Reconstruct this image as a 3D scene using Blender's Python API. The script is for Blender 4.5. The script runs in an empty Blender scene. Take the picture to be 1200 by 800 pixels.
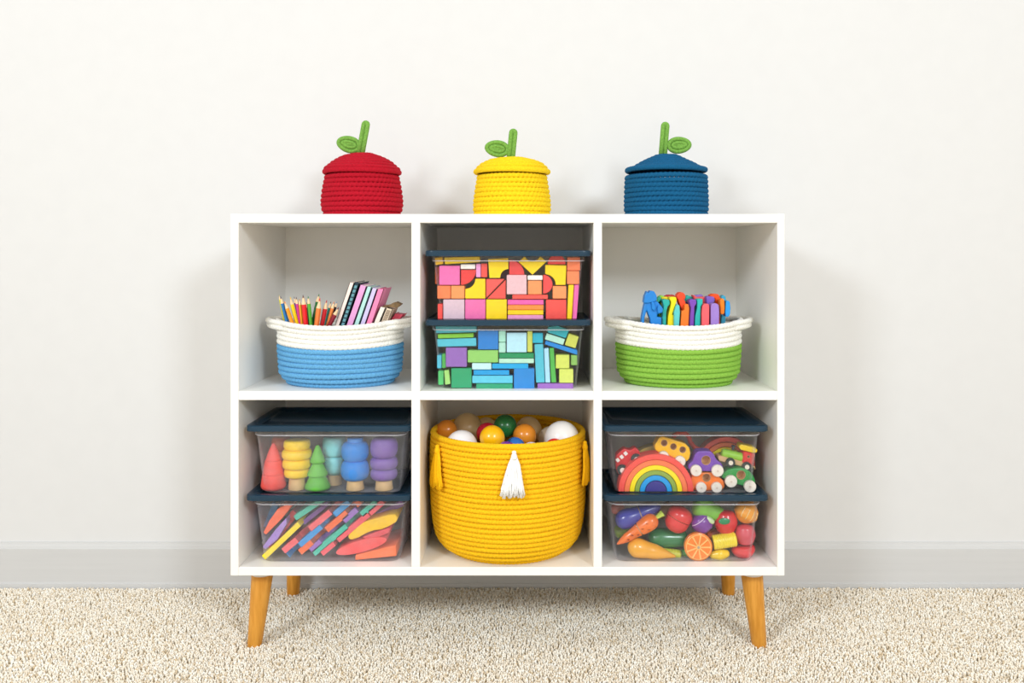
import bpy, bmesh, math, random
import numpy as np
from mathutils import Vector, Matrix

random.seed(7)
rng = np.random.default_rng(7)
SC = bpy.context.scene
COL = SC.collection

# ------------------------------------------------------------------ camera
F = 1040.0                    # focal length in pixels of the 1200x800 frame
K = 0.00162                   # metres per pixel on the cabinet's front plane (Y = 0)
D = F * K                     # camera distance from that plane
VX, VY = 616.0, 295.0         # vanishing point of the depth lines
EYE = 0.7624                  # eye height above the carpet

cam = bpy.data.cameras.new('camera')
cam.sensor_width = 36.0
cam.lens = 36.0 * F / 1200.0
cam.shift_x = (600.0 - VX) / 1200.0
cam.shift_y = -(400.0 - VY) / 1200.0
cam.clip_start = 0.05
camo = bpy.data.objects.new('camera', cam)
camo.location = (0, -D, EYE)
camo.rotation_euler = (math.pi / 2, 0, 0)
COL.objects.link(camo)
SC.camera = camo

# ------------------------------------------------------------------ light
world = bpy.data.worlds.new('world')
SC.world = world
world.use_nodes = True
wbg = world.node_tree.nodes['Background']
wbg.inputs[0].default_value = (1.0, 0.935, 0.84, 1)
wbg.inputs[1].default_value = 0.80


def softbox(name, loc, target, size, power, color):
    l = bpy.data.lights.new(name, 'AREA')
    l.shape = 'SQUARE'
    l.size = size
    l.energy = power
    l.color = color
    o = bpy.data.objects.new(name, l)
    o.location = loc
    o.rotation_euler = (Vector(target) - Vector(loc)).to_track_quat('-Z', 'Y').to_euler()
    COL.objects.link(o)


softbox('studio_lamp_left_offscreen', (-1.82, -2.62, 2.02), (0.0, 0.2, 0.5), 0.62, 42.0, (0.85, 0.93, 1.0))
softbox('studio_lamp_right_offscreen', (1.42, -2.89, 2.02), (0.0, 0.2, 0.5), 0.62, 45.0, (0.85, 0.93, 1.0))

SC.view_settings.view_transform = 'Standard'
SC.view_settings.look = 'None'
SC.view_settings.gamma = 1.0
SC.view_settings.use_curve_mapping = False
SC.view_settings.exposure = 0.19
SC.cycles.transparent_max_bounces = 32
SC.cycles.max_bounces = 12


# ------------------------------------------------------------------ helpers
def P(px, py, Y):
    """photo pixel at depth Y -> point"""
    m = (D + Y) / F
    return Vector(((px - VX) * m, Y, EYE - (py - VY) * m))


def MP(Y):
    return (D + Y) / F


def lin(h):
    h = h.lstrip('#')
    c = [int(h[i:i + 2], 16) / 255 for i in (0, 2, 4)]
    return [x / 12.92 if x <= .04045 else ((x + .055) / 1.055) ** 2.4 for x in c]


MATS = {}


def mat(hexc, rough=.5, var=.06, bump=.0, scale=60., spec=.5, coat=0., stretch=None, dark=None):
    """procedural solid material: base colour with a faint noise variation and fine relief"""
    key = (hexc, rough, var, bump, scale, spec, coat, stretch, dark)
    if key in MATS:
        return MATS[key]
    m = bpy.data.materials.new('surface_' + hexc.lstrip('#'))
    m.use_nodes = True
    nt = m.node_tree
    b = nt.nodes['Principled BSDF']
    c = lin(hexc)
    tc = nt.nodes.new('ShaderNodeTexCoord')
    mp = nt.nodes.new('ShaderNodeMapping')
    mp.inputs['Scale'].default_value = stretch or (1, 1, 1)
    nt.links.new(tc.outputs['Object'], mp.inputs[0])
    n = nt.nodes.new('ShaderNodeTexNoise')
    n.inputs['Scale'].default_value = scale
    n.inputs['Detail'].default_value = 4
    nt.links.new(mp.outputs[0], n.inputs['Vector'])
    r = nt.nodes.new('ShaderNodeValToRGB')
    lo = lin(dark) if dark else [x * (1 - 2 * var) for x in c]
    hi = [min(1, x * (1 + var)) for x in c]
    r.color_ramp.elements[0].position = .3
    r.color_ramp.elements[0].color = (*lo, 1)
    r.color_ramp.elements[1].position = .65
    r.color_ramp.elements[1].color = (*hi, 1)
    nt.links.new(n.outputs['Fac'], r.inputs[0])
    nt.links.new(r.outputs[0], b.inputs['Base Color'])
    b.inputs['Roughness'].default_value = rough
    b.inputs['Specular IOR Level'].default_value = spec
    b.inputs['Coat Weight'].default_value = coat
    b.inputs['Coat Roughness'].default_value = .12
    if bump > 0:
        bp = nt.nodes.new('ShaderNodeBump')
        bp.inputs['Strength'].default_value = bump
        bp.inputs['Distance'].default_value = .002
        nt.links.new(n.outputs['Fac'], bp.inputs['Height'])
        nt.links.new(bp.outputs[0], b.inputs['Normal'])
    MATS[key] = m
    return m


def wood(hexc):      # painted or oiled wooden toys
    return mat(hexc, .42, .03, .05, 180., .4)


def rope(hexc):
    return mat(hexc, .85, .10, .5, 420., .15)


def clear_plastic(haze, tint=(.993, .994, .996), gloss=.05, hazecol=(.86, .87, .93)):
    m = bpy.data.materials.new('clear_plastic')
    m.use_nodes = True
    nt = m.node_tree
    for n in list(nt.nodes):
        nt.nodes.remove(n)
    out = nt.nodes.new('ShaderNodeOutputMaterial')
    tr = nt.nodes.new('ShaderNodeBsdfTransparent')
    tr.inputs[0].default_value = (*tint, 1)
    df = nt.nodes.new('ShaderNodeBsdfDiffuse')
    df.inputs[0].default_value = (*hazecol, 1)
    gl = nt.nodes.new('ShaderNodeBsdfGlossy')
    gl.inputs['Roughness'].default_value = .08
    lw = nt.nodes.new('ShaderNodeLayerWeight')      # same on both sides of the thin wall
    lw.inputs['Blend'].default_value = .5
    pw = nt.nodes.new('ShaderNodeMath'); pw.operation = 'POWER'; pw.inputs[1].default_value = 4.0
    nt.links.new(lw.outputs['Facing'], pw.inputs[0])
    fr = nt.nodes.new('ShaderNodeMapRange')
    fr.inputs['To Min'].default_value = .02
    fr.inputs['To Max'].default_value = .35
    nt.links.new(pw.outputs[0], fr.inputs['Value'])
    noi = nt.nodes.new('ShaderNodeTexNoise')
    noi.inputs['Scale'].default_value = 9
    ml = nt.nodes.new('ShaderNodeMath')
    ml.operation = 'MULTIPLY'
    ml.inputs[1].default_value = haze * 2
    nt.links.new(noi.outputs['Fac'], ml.inputs[0])
    edge = nt.nodes.new('ShaderNodeMath'); edge.operation = 'MULTIPLY_ADD'   # painted highlight: white mixed in at grazing angles imitates refracted light
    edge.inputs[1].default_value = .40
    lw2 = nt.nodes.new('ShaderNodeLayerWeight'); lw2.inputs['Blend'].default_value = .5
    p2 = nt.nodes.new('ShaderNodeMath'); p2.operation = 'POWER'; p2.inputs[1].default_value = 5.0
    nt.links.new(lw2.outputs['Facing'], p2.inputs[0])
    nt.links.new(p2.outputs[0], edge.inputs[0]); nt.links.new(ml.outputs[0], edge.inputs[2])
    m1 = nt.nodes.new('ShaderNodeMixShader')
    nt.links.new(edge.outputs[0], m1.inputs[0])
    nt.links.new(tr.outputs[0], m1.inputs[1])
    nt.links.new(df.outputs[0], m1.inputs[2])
    m2 = nt.nodes.new('ShaderNodeMixShader')
    nt.links.new(fr.outputs[0], m2.inputs[0])
    nt.links.new(m1.outputs[0], m2.inputs[1])
    nt.links.new(gl.outputs[0], m2.inputs[2])
    nt.links.new(m2.outputs[0], out.inputs[0])
    return m


def navy_plastic():
    m = bpy.data.materials.new('smoky_navy_plastic')
    m.use_nodes = True
    nt = m.node_tree
    b = nt.nodes['Principled BSDF']
    b.inputs['Base Color'].default_value = (.018, .060, .105, 1)
    b.inputs['Roughness'].default_value = .16
    out = nt.nodes['Material Output']
    tr = nt.nodes.new('ShaderNodeBsdfTransparent')
    tr.inputs[0].default_value = (.10, .17, .26, 1)
    noi = nt.nodes.new('ShaderNodeTexNoise')
    noi.inputs['Scale'].default_value = 6
    mr = nt.nodes.new('ShaderNodeMapRange')
    mr.inputs['To Min'].default_value = .62
    mr.inputs['To Max'].default_value = .72
    nt.links.new(noi.outputs['Fac'], mr.inputs['Value'])
    mx = nt.nodes.new('ShaderNodeMixShader')
    nt.links.new(mr.outputs[0], mx.inputs[0])
    nt.links.new(tr.outputs[0], mx.inputs[1])
    nt.links.new(b.outputs[0], mx.inputs[2])
    nt.links.new(mx.outputs[0], out.inputs[0])
    return m


ORG = {}            # object -> world position of its top-level origin


def tag(o, label=None, cat=None, group=None, kind=None):
    if label: o['label'] = label
    if cat: o['category'] = cat
    if group: o['group'] = group
    if kind: o['kind'] = kind
    return o


def thing(name, label, cat, loc, group=None):
    o = bpy.data.objects.new(name, None)
    o.empty_display_size = .02
    o.location = loc
    COL.objects.link(o)
    ORG[o.name] = Vector(loc)
    return tag(o, label, cat, group)


def fix(bm):
    bmesh.ops.recalc_face_normals(bm, faces=bm.faces)


def link(name, bm, m, parent=None, smooth=False, origin=None, angle=None):
    """a bmesh in world coordinates -> one object"""
    if parent is not None:
        org = ORG[parent.name]
    elif origin is not None:
        org = Vector(origin)
    else:
        xs = [v.co for v in bm.verts]
        lo = Vector((min(v.x for v in xs), min(v.y for v in xs), min(v.z for v in xs)))
        hi = Vector((max(v.x for v in xs), max(v.y for v in xs), max(v.z for v in xs)))
        org = Vector(((lo.x + hi.x) / 2, (lo.y + hi.y) / 2, lo.z))
    bmesh.ops.translate(bm, verts=bm.verts, vec=-org)
    me = bpy.data.meshes.new(name)
    bm.to_mesh(me)
    bm.free()
    if smooth:
        me.polygons.foreach_set('use_smooth', [True] * len(me.polygons))
        if angle:
            me.set_sharp_from_angle(angle=math.radians(angle))
    me.materials.append(m)
    o = bpy.data.objects.new(name, me)
    COL.objects.link(o)
    if parent is not None:
        o.parent = parent
    else:
        o.location = org
    ORG[o.name] = org
    return o


def bm_box(lo, hi, bev=0., seg=1):
    bm = bmesh.new()
    bmesh.ops.create_cube(bm, size=1)
    for v in bm.verts:
        v.co = Vector([lo[i] + (v.co[i] + .5) * (hi[i] - lo[i]) for i in range(3)])
    if bev:
        bmesh.ops.bevel(bm, geom=bm.edges[:], offset=bev, segments=seg, profile=.5, affect='EDGES')
    fix(bm)
    return bm


def bm_prism(pts, Y, depth, bev=.0010, seg=1):
    """outline given as world (x, z) points, extruded from Y to Y + depth"""
    bm = bmesh.new()
    vs = [bm.verts.new((x, Y, z)) for x, z in pts]
    f = bm.faces.new(vs)
    r = bmesh.ops.extrude_face_region(bm, geom=[f])
    for e in r['geom']:
        if isinstance(e, bmesh.types.BMVert):
            e.co.y += depth
    if bev:
        bm.normal_update()
        es = [e for e in bm.edges if len(e.link_faces) == 2 and e.calc_face_angle(0) > .35]
        bmesh.ops.bevel(bm, geom=es, offset=bev, segments=seg, profile=.5, affect='EDGES', clamp_overlap=True)
    fix(bm)
    return bm


def pxpoly(poly, Y):
    return [(P(x, y, Y).x, P(x, y, Y).z) for x, y in poly]


def arc(cx, cy, r, a0, a1, n=12, ry=None):
    ry = r if ry is None else ry
    return [(cx + r * math.cos(math.radians(a0 + (a1 - a0) * i / n)),
             cy - ry * math.sin(math.radians(a0 + (a1 - a0) * i / n))) for i in range(n + 1)]


def bm_revolve(A, B, prof, n=24, bm=None):
    """profile (t, r): t runs 0..1 from A to B, r in metres"""
    A, B = Vector(A), Vector(B)
    ax = (B - A).normalized()
    u = ax.cross(Vector((0, 1, 0)))
    if u.length < .1:
        u = ax.cross(Vector((1, 0, 0)))
    u.normalize()
    w = ax.cross(u)
    bm = bm or bmesh.new()
    rings = []
    for t, r in prof:
        c = A.lerp(B, t)
        if r < 1e-6:
            rings.append([bm.verts.new(c)])
        else:
            rings.append([bm.verts.new(c + u * r * math.cos(2 * math.pi * i / n) + w * r * math.sin(2 * math.pi * i / n)) for i in range(n)])
    for a, b in zip(rings, rings[1:]):
        for i in range(n):
            j = (i + 1) % n
            if len(a) == 1 and len(b) == 1:
                continue
            if len(a) == 1:
                bm.faces.new((a[0], b[i], b[j]))
            elif len(b) == 1:
                bm.faces.new((a[i], a[j], b[0]))
            else:
                bm.faces.new((a[i], a[j], b[j], b[i]))
    for r in (rings[0], rings[-1]):
        if len(r) > 1:
            bm.faces.new(r)
    fix(bm)
    return bm


def bm_tube(pts, radii, n=8, closed=False, bm=None, up=Vector((0, 1, 0))):
    bm = bm or bmesh.new()
    N = len(pts)
    pts = [Vector(p) for p in pts]
    rings = []
    for i, p in enumerate(pts):
        a = pts[(i - 1) % N] if (closed or i > 0) else p
        b = pts[(i + 1) % N] if (closed or i < N - 1) else p
        t = (b - a).normalized()
        u = t.cross(up)
        if u.length < 1e-3:
            u = t.cross(Vector((1, 0, 0)))
        u.normalize()
        w = t.cross(u)
        r = radii[i] if isinstance(radii, (list, tuple)) else radii
        rings.append([bm.verts.new(p + u * r * math.cos(2 * math.pi * k / n) + w * r * math.sin(2 * math.pi * k / n)) for k in range(n)])
    for i in range(N if closed else N - 1):
        a, b = rings[i], rings[(i + 1) % N]
        for k in range(n):
            bm.faces.new((a[k], a[(k + 1) % n], b[(k + 1) % n], b[k]))
    if not closed:
        bm.faces.new(rings[0])
        bm.faces.new(rings[-1])
    fix(bm)
    return bm


def bm_ball(c, r, sx=1, sy=1, sz=1, n=28, rot=None, bm=None):
    bm = bm or bmesh.new()
    v0 = set(bm.verts)
    res = bmesh.ops.create_uvsphere(bm, u_segments=n, v_segments=n // 2, radius=r)
    M = Matrix.Diagonal((sx, sy, sz)).to_4x4()
    if rot is not None:
        M = rot.to_4x4() @ M
    M = Matrix.Translation(c) @ M
    bmesh.ops.transform(bm, matrix=M, verts=res['verts'])
    return bm


def rrect(hx, hy, r, n=5):
    out = []
    for cx, cy, a in ((hx - r, hy - r, 0), (-hx + r, hy - r, 90), (-hx + r, -hy + r, 180), (hx - r, -hy + r, 270)):
        for i in range(n + 1):
            t = math.radians(a + 90 * i / n)
            out.append((cx + r * math.cos(t), cy + r * math.sin(t)))
    return out


def bm_loft(secs, cx, cy, n=5):
    """rounded-rectangle sections (hx, hy, r, z), capped at both ends"""
    bm = bmesh.new()
    rings = [[bm.verts.new((cx + x, cy + y, z)) for x, y in rrect(hx, hy, r, n)] for hx, hy, r, z in secs]
    for a, b in zip(rings, rings[1:]):
        m = len(a)
        for i in range(m):
            bm.faces.new((a[i], a[(i + 1) % m], b[(i + 1) % m], b[i]))
    bm.faces.new(rings[0])
    bm.faces.new(rings[-1])
    fix(bm)
    return bm


# ------------------------------------------------------------------ the room
WALL_Y = D * (1 / .827 - 1)
BASE_F = WALL_Y - .012

m_wall = mat('#dadada', .9, .005, .08, 25., .2)
m_base = mat('#cbcbcb', .6, .015, .05, 12., .35, stretch=(.2, 1, 6))
m_white = mat('#f6f4ef', .38, .008, .0, 8., .45)

tag(link('wall_back', bm_box((-3.2, WALL_Y, -.02), (3.2, WALL_Y + .1, 2.6)), m_wall), kind='structure')
tag(link('floor', bm_box((-3.2, -3.4, -.06), (3.2, WALL_Y, -.0095)), mat('#c9b999', 1., .15, .5, 160., .1)), kind='structure')


def zpx(y, Y):
    return P(0, y, Y).z


zb = zpx(634.5, WALL_Y)
bmb = bmesh.new()
prof = [(WALL_Y, -.01), (BASE_F - .003, -.01), (BASE_F - .003, .006), (BASE_F, .007), (BASE_F, zb - .013), (BASE_F + .003, zb - .0115),
        (BASE_F + .004, zb - .007), (BASE_F + .006, zb - .005), (BASE_F + .0075, zb), (WALL_Y, zb)]
L = [bmb.verts.new((-3.2, y, z)) for y, z in prof]
R = [bmb.verts.new((3.2, y, z)) for y, z in prof]
for i in range(len(prof)):
    j = (i + 1) % len(prof)
    bmb.faces.new((L[i], L[j], R[j], R[i]))
bmb.faces.new(L); bmb.faces.new(R)
fix(bmb)
tag(link('baseboard_back', bmb, m_base), kind='structure')


# carpet pile: short twisted yarn ends, one mesh
def carpet():
    def grid(x0, x1, y0, y1, s):
        xs = np.arange(x0, x1, s); ys = np.arange(y0, y1, s)
        X, Y = np.meshgrid(xs, ys)
        X = X.ravel() + rng.uniform(-.5, .5, X.size) * s
        Y = Y.ravel() + rng.uniform(-.5, .5, Y.size) * s
        return X, Y
    y1 = BASE_F - .005
    Xa, Ya = grid(-1.35, 1.30, -.28, y1, .0044)
    Xb, Yb = grid(-2.3, 2.3, -1.0, y1, .0085)
    keep = ~((Xb > -1.35) & (Xb < 1.30) & (Yb > -.28))
    Xb, Yb = Xb[keep], Yb[keep]
    X = np.concatenate([Xa, Xb]); Y = np.concatenate([Ya, Yb])
    sc = np.concatenate([np.ones(Xa.size), np.full(Xb.size, 1.9)])
    n = X.size
    # gentle unevenness of the pile (footprints, brushing)
    lay = .5 + .5 * np.sin(X * 9 + 1.7 * np.sin(Y * 11)) * np.cos(Y * 13 + 2 * np.sin(X * 5))
    h = (.0072 + .0032 * rng.random(n) + .0015 * lay)
    rad = .0020 * sc * rng.uniform(.75, 1.2, n)
    ang = rng.uniform(0, 2 * np.pi, n)
    lean = rng.uniform(.001, .0050, n) * np.sqrt(sc)
    lx, ly = np.cos(ang) * lean, np.sin(ang) * lean
    rot = rng.uniform(0, np.pi / 2, n)
    V = np.zeros((n, 9, 3), np.float32)
    for k in range(4):
        a = rot + k * np.pi / 2
        V[:, k, 0] = X + np.cos(a) * rad * .8; V[:, k, 1] = Y + np.sin(a) * rad * .8; V[:, k, 2] = -.0100
        a2 = a + .7
        V[:, 4 + k, 0] = X + lx * .5 + np.cos(a2) * rad; V[:, 4 + k, 1] = Y + ly * .5 + np.sin(a2) * rad
        V[:, 4 + k, 2] = -.0100 + h * .80
    V[:, 8, 0] = X + lx; V[:, 8, 1] = np.minimum(Y + ly, BASE_F - .001); V[:, 8, 2] = -.0100 + h
    V[:, :8, 1] = np.minimum(V[:, :8, 1], BASE_F - .001)
    loops, starts = [], []
    for k in range(4):
        j = (k + 1) % 4
        loops += [k, j, 4 + j, 4 + k]
        starts.append(4 * k)
    for k in range(4):
        j = (k + 1) % 4
        loops += [4 + k, 4 + j, 8]
        starts.append(16 + 3 * k)
    LP = (np.array(loops)[None, :] + 9 * np.arange(n)[:, None]).ravel().astype(np.int32)
    ST = (np.array(starts)[None, :] + 28 * np.arange(n)[:, None]).ravel().astype(np.int32)
    me = bpy.data.meshes.new('carpet_pile')
    me.vertices.add(n * 9)
    me.vertices.foreach_set('co', V.ravel())
    me.loops.add(LP.size)
    me.loops.foreach_set('vertex_index', LP)
    me.polygons.add(ST.size)
    me.polygons.foreach_set('loop_start', ST)
    me.update(calc_edges=True)
    at = me.attributes.new('yarn', 'FLOAT', 'POINT')
    at.data.foreach_set('value', np.repeat(rng.random(n).astype(np.float32), 9))
    me.polygons.foreach_set('use_smooth', np.ones(ST.size, bool))
    m = bpy.data.materials.new('carpet_yarn')
    m.use_nodes = True
    nt = m.node_tree
    b = nt.nodes['Principled BSDF']
    b.inputs['Roughness'].default_value = 1
    b.inputs['Specular IOR Level'].default_value = .05
    a = nt.nodes.new('ShaderNodeAttribute'); a.attribute_name = 'yarn'
    r = nt.nodes.new('ShaderNodeValToRGB')
    e = r.color_ramp.elements
    e[0].position = 0; e[0].color = (*lin('#d6c19f'), 1)
    e[1].position = 1; e[1].color = (*lin('#fffcf4'), 1)
    e2 = r.color_ramp.elements.new(.18); e2.color = (*lin('#efe3cf'), 1)
    e3 = r.color_ramp.elements.new(.6); e3.color = (*lin('#f9f1e3'), 1)
    nt.links.new(a.outputs['Fac'], r.inputs[0])
    nt.links.new(r.outputs[0], b.inputs['Base Color'])
    me.materials.append(m)
    o = bpy.data.objects.new('carpet_pile', me)
    COL.objects.link(o)
    tag(o, 'short cream and beige carpet pile covering the floor', 'carpet', kind='stuff')


carpet()

# ------------------------------------------------------------------ the cabinet
XL0, XL1 = (270 - VX) * K, (279.5 - VX) * K
XA0, XA1 = (482 - VX) * K, (492.3 - VX) * K
XB0, XB1 = (695.5 - VX) * K, (705.5 - VX) * K
XR0, XR1 = (911 - VX) * K, (919.5 - VX) * K
ZT1, ZT0 = zpx(250.5, 0), zpx(261, 0)
ZM1, ZM0 = zpx(458.2, 0), zpx(468.8, 0)
ZB1, ZB0 = zpx(664.5, 0), zpx(674.5, 0)
YB = .3305                     # front face of the back panel
YE = .3365                     # back of the cabinet

cab = thing('storage_cabinet', 'white six-compartment cube cabinet standing on four tapered wooden legs', 'cabinet', ((XL0 + XR1) / 2, .17, 0))
bv = .0009
for a, b in ((XL0, XL1), (XR0, XR1)):
    link('side_panel', bm_box((a, 0, ZB0), (b, YE, ZT1), bv), m_white, cab)
link('top_panel', bm_box((XL1, .0004, ZT0), (XR0, YE, ZT1 - .0004), bv), m_white, cab)
link('bottom_panel', bm_box((XL1, .0004, ZB0), (XR0, YE, ZB1), bv), m_white, cab)
for a, b in ((XA0, XA1), (XB0, XB1)):
    link('divider', bm_box((a, .0004, ZB1), (b, YB, ZT0), bv), m_white, cab)
for a, b in ((XL1, XA0), (XA1, XB0), (XB1, XR0)):
    link('shelf', bm_box((a, .0006, ZM0), (b, YB, ZM1), bv), m_white, cab)
m_back = m_white
link('back_panel', bm_box((XL1, YB, ZB1), (XR0, YE - .001, ZT0), 0), m_back, cab)

m_leg = mat('#dc9c40', .45, .08, .10, 14., .4, stretch=(9, 9, 1.2), dark='#cb872a')
m_plate = mat('#e8e6e2', .5, .02)


def leg(tx, bx, rt, rb, yt, yb):
    t = Vector(((tx - VX) * MP(yt), yt, ZB0 - (.0140 if yt < .2 else .004)))
    b = Vector(((bx - VX) * MP(yb), yb, -.009))
    o = link('leg', bm_revolve(b, t, [(0, rb * .92), (.012, rb), (.5, (rb + rt) / 2), (.97, rt), (1, rt * .97)], 28), m_leg, cab, True, angle=40)
    p = link('mounting_plate', bm_revolve((t.x, t.y, t.z - .0004), (t.x, t.y, ZB0), [(0, rt * .99), (1, rt * 1.06)], 28), m_plate, o, True, angle=40)


leg(307.5, 298, .0205, .0135, .052, .045)
leg(881, 890, .0210, .0140, .052, .045)
leg(346, 343.5, .0205, .0135, .300, .305)
leg(852.5, 853.5, .0205, .0135, .300, .305)


# ------------------------------------------------------------------ rope baskets
def coil_rings(rings, rt, cx, cy, lobes_len=.0085, amp=.085, nt=10, seg_per=4, sag=None):
    """stack of rope rings: (a, b, z) half axes of each ring"""
    vs, fs = [], []
    for q, (a, b, z) in enumerate(rings):
        circ = math.pi * (a + b)
        lob = max(6, int(circ / lobes_len))
        nth = max(40, lob * seg_per)
        base = len(vs)
        th = np.arange(nth) * 2 * np.pi / nth
        nx, ny = np.cos(th) / max(a, 1e-4), np.sin(th) / max(b, 1e-4)
        nl = np.hypot(nx, ny); nx /= nl; ny /= nl
        px_, py_ = a * np.cos(th), b * np.sin(th)
        zz = z + .0005 * np.sin(th * 2 + q * 1.3)
        if sag:
            h_ = max(0., (z - sag[0]) / sag[1]) ** 1.4
            zz = zz + h_ * (sag[2] * np.cos(th) ** 2 - sag[3] * np.sin(th) ** 2)
        for k in range(nt):
            ph = 2 * np.pi * k / nt
            w = rt * (1 + amp * np.sin(lob * th + 2.2 * abs(((k / nt) * 2 + .5) % 2 - 1) * 2 + q * 1.9))
            co = np.stack([cx + px_ + nx * w * math.cos(ph), cy + py_ + ny * w * math.cos(ph), zz + w * math.sin(ph)], 1)
            vs.append(co)
        arr = np.concatenate(vs[-nt:])
        del vs[-nt:]
        vs.extend(arr)
        k0 = np.arange(nt)[:, None]; i0 = np.arange(nth)[None, :]
        k1 = (k0 + 1) % nt; i1 = (i0 + 1) % nth
        f = np.stack([base + k0 * nth + i0, base + k0 * nth + i1, base + k1 * nth + i1, base + k1 * nth + i0], -1).reshape(-1, 4)
        fs.append(f)
    return np.array(vs), np.concatenate(fs)


def link_np(name, V, Fa, m, parent):
    org = np.array(ORG[parent.name])
    me = bpy.data.meshes.new(name)
    V = (V - org).astype(np.float32)
    me.vertices.add(len(V)); me.vertices.foreach_set('co', V.ravel())
    me.loops.add(Fa.size); me.loops.foreach_set('vertex_index', Fa.ravel().astype(np.int32))
    me.polygons.add(len(Fa)); me.polygons.foreach_set('loop_start', (np.arange(len(Fa)) * 4).astype(np.int32))
    me.update(calc_edges=True)
    me.polygons.foreach_set('use_smooth', np.ones(len(Fa), bool))
    me.materials.append(m)
    o = bpy.data.objects.new(name, me)
    COL.objects.link(o)
    o.parent = parent
    ORG[o.name] = ORG[parent.name]
    return o


def lerp_prof(prof, z):
    for (z0, r0), (z1, r1) in zip(prof, prof[1:]):
        if z0 <= z <= z1:
            t = (z - z0) / (z1 - z0)
            t = t * t * (3 - 2 * t) if False else t
            return r0 + (r1 - r0) * t
    return prof[-1][1] if z > prof[-1][0] else prof[0][1]


def handled_basket(cx_px, lowhex, lowname, label, group):
    Yc = .118
    cx = (cx_px - VX) * MP(Yc)
    z0 = ZM1
    t = thing('rope_basket', label, 'basket', (cx, Yc, z0), group)
    rt = .0054
    pitch = .0098
    A, B = .1208, .099
    nl, nu = 8, 5
    prof = [(0, -.017), (.008, -.009), (.02, -.002), (.06, .001), (.16, .0015)]
    rings = []
    for i in range(nl):
        z = rt + i * pitch
        d = lerp_prof(prof, z - rt)
        rings.append((A + d, B + d, z0 + z))
    bot = [(A - .024 - i * .0108, B - .024 - i * .0108, z0 + rt) for i in range(8) if B - .024 - i * .0108 > .004]
    SG = (z0, .125, .0045, .0060)
    V, Fa = coil_rings(rings + bot, rt, cx, Yc, sag=SG)
    tag(link_np('lower_coils', V, Fa, rope(lowhex), t), lowname + ' rope coils')
    up = []
    for i in range(nu):
        z = rt + (nl + i) * pitch
        d = lerp_prof(prof, z - rt) + (.003 if i == nu - 1 else 0)
        up.append((A + d, B + d, z0 + z))
    V, Fa = coil_rings(up, rt, cx, Yc, sag=SG)
    tag(link_np('upper_coils', V, Fa, rope('#f6f3ec'), t), 'off-white rope coils')
    zt = up[-1][2]
    for s in (-1, 1):
        bm = bmesh.new()
        for dz, ext in ((0.0006, .0205), (-.0088, .0180)):
            pts = []
            for i in range(21):
                u = -1 + 2 * i / 20
                y = Yc + u * .062
                xe = (A + .004) * math.sqrt(max(0, 1 - (u * .062 / B) ** 2))
                pts.append((cx + s * (xe + ext * (1 - abs(u) ** 2.6)), y, zt + dz + .0042 * (1 - .35 * u * u) - .0025 * u * u))
            bm_tube(pts, rt, 10, bm=bm, up=Vector((0, 0, 1)))
        tag(link('handle', bm, rope('#f6f3ec'), t, True), 'off-white rope loop handle')
    return t, cx, Yc, zt + rt


bask_l = handled_basket(399.5, '#66a8d6', 'sky blue', 'oval rope basket, white above and sky blue below, holding pencils and books', 'two-tone oval rope baskets')
bask_r = handled_basket(794.5, '#8abb4a', 'lime green', 'oval rope basket, white above and lime green below, full of toy figures', 'two-tone oval rope baskets')


# big yellow basket
def tassel(t, ang, R, cx, cy, ztop, hexc, label, length=.085, lean=0., wid=.0185):
    dx, dy = math.sin(ang), -math.cos(ang)
    ux, uy = math.cos(ang), math.sin(ang)      # sideways
    base = Vector((cx + dx * (R + .0105), cy + dy * (R + .0105), ztop))
    m = mat(hexc, .8, .05, .4, 300., .2)
    bm = bm_revolve(base + Vector((0, 0, -.017)), base, [(0, .0055), (.3, .0060), (.55, .0048), (.66, .0036), (.8, .0042), (.92, .0034), (1, 0)], 16)
    o = tag(link('tassel', bm, m, t, True), label)
    bm = bmesh.new()
    for i in range(64):
        a = 2 * math.pi * i * .618
        rr = math.sqrt((i + .5) / 64)
        sx, sy = math.cos(a) * rr, math.sin(a) * rr
        pts, rad = [], []
        ln = length * random.uniform(.93, 1.03)
        for k in range(6):
            q = k / 5
            w = wid * (.20 + .80 * q ** .65)
            s = sx * w * 1.25 + lean * q * .012 + random.uniform(-1, 1) * .0004 * k
            d_ = sy * (.0030 + .0015 * q) + .0040 * min(1, q * 2)
            p = base + Vector((ux * s + dx * (d_ - .001 * q), uy * s + dy * (d_ - .001 * q), -.012 - q * (ln - .012)))
            pts.append(p); rad.append(.0013 + .0004 * q)
        bm_tube(pts, rad, 5, bm=bm)
    link('fringe', bm, m, o, True)


YC = .136
BCX = (595.3 - VX) * MP(YC)
yb_ = thing('rope_basket', 'large round yellow rope basket with tassels, filled with plastic balls', 'basket', (BCX, YC, ZB1))
prof = [(0, .122), (.004, .129), (.012, .138), (.024, .1455), (.05, .1515), (.09, .1555), (.15, .1575), (.19, .1570), (.23, .1545), (.3, .1535)]
rt = .0052
rings = []
z = rt
while z < .236:
    r = lerp_prof(prof, z - rt)
    rings.append((r - rt * .4, r - rt * .4, ZB1 + z))
    z += .00945
RIMZ = rings[-1][2] + rt
bot = [(.116 - i * .0098, .116 - i * .0098, ZB1 + rt) for i in range(12) if .116 - i * .0098 > .004]
V, Fa = coil_rings(rings[:-1] + bot, rt, BCX, YC, .0078, .085)
link_np('coil_wall', V, Fa, rope('#f6c01a'), yb_)
V, Fa = coil_rings(rings[-1:], rt * 1.12, BCX, YC, .0078, .04)
link_np('rim', V, Fa, rope('#f6c01a'), yb_)


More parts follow.
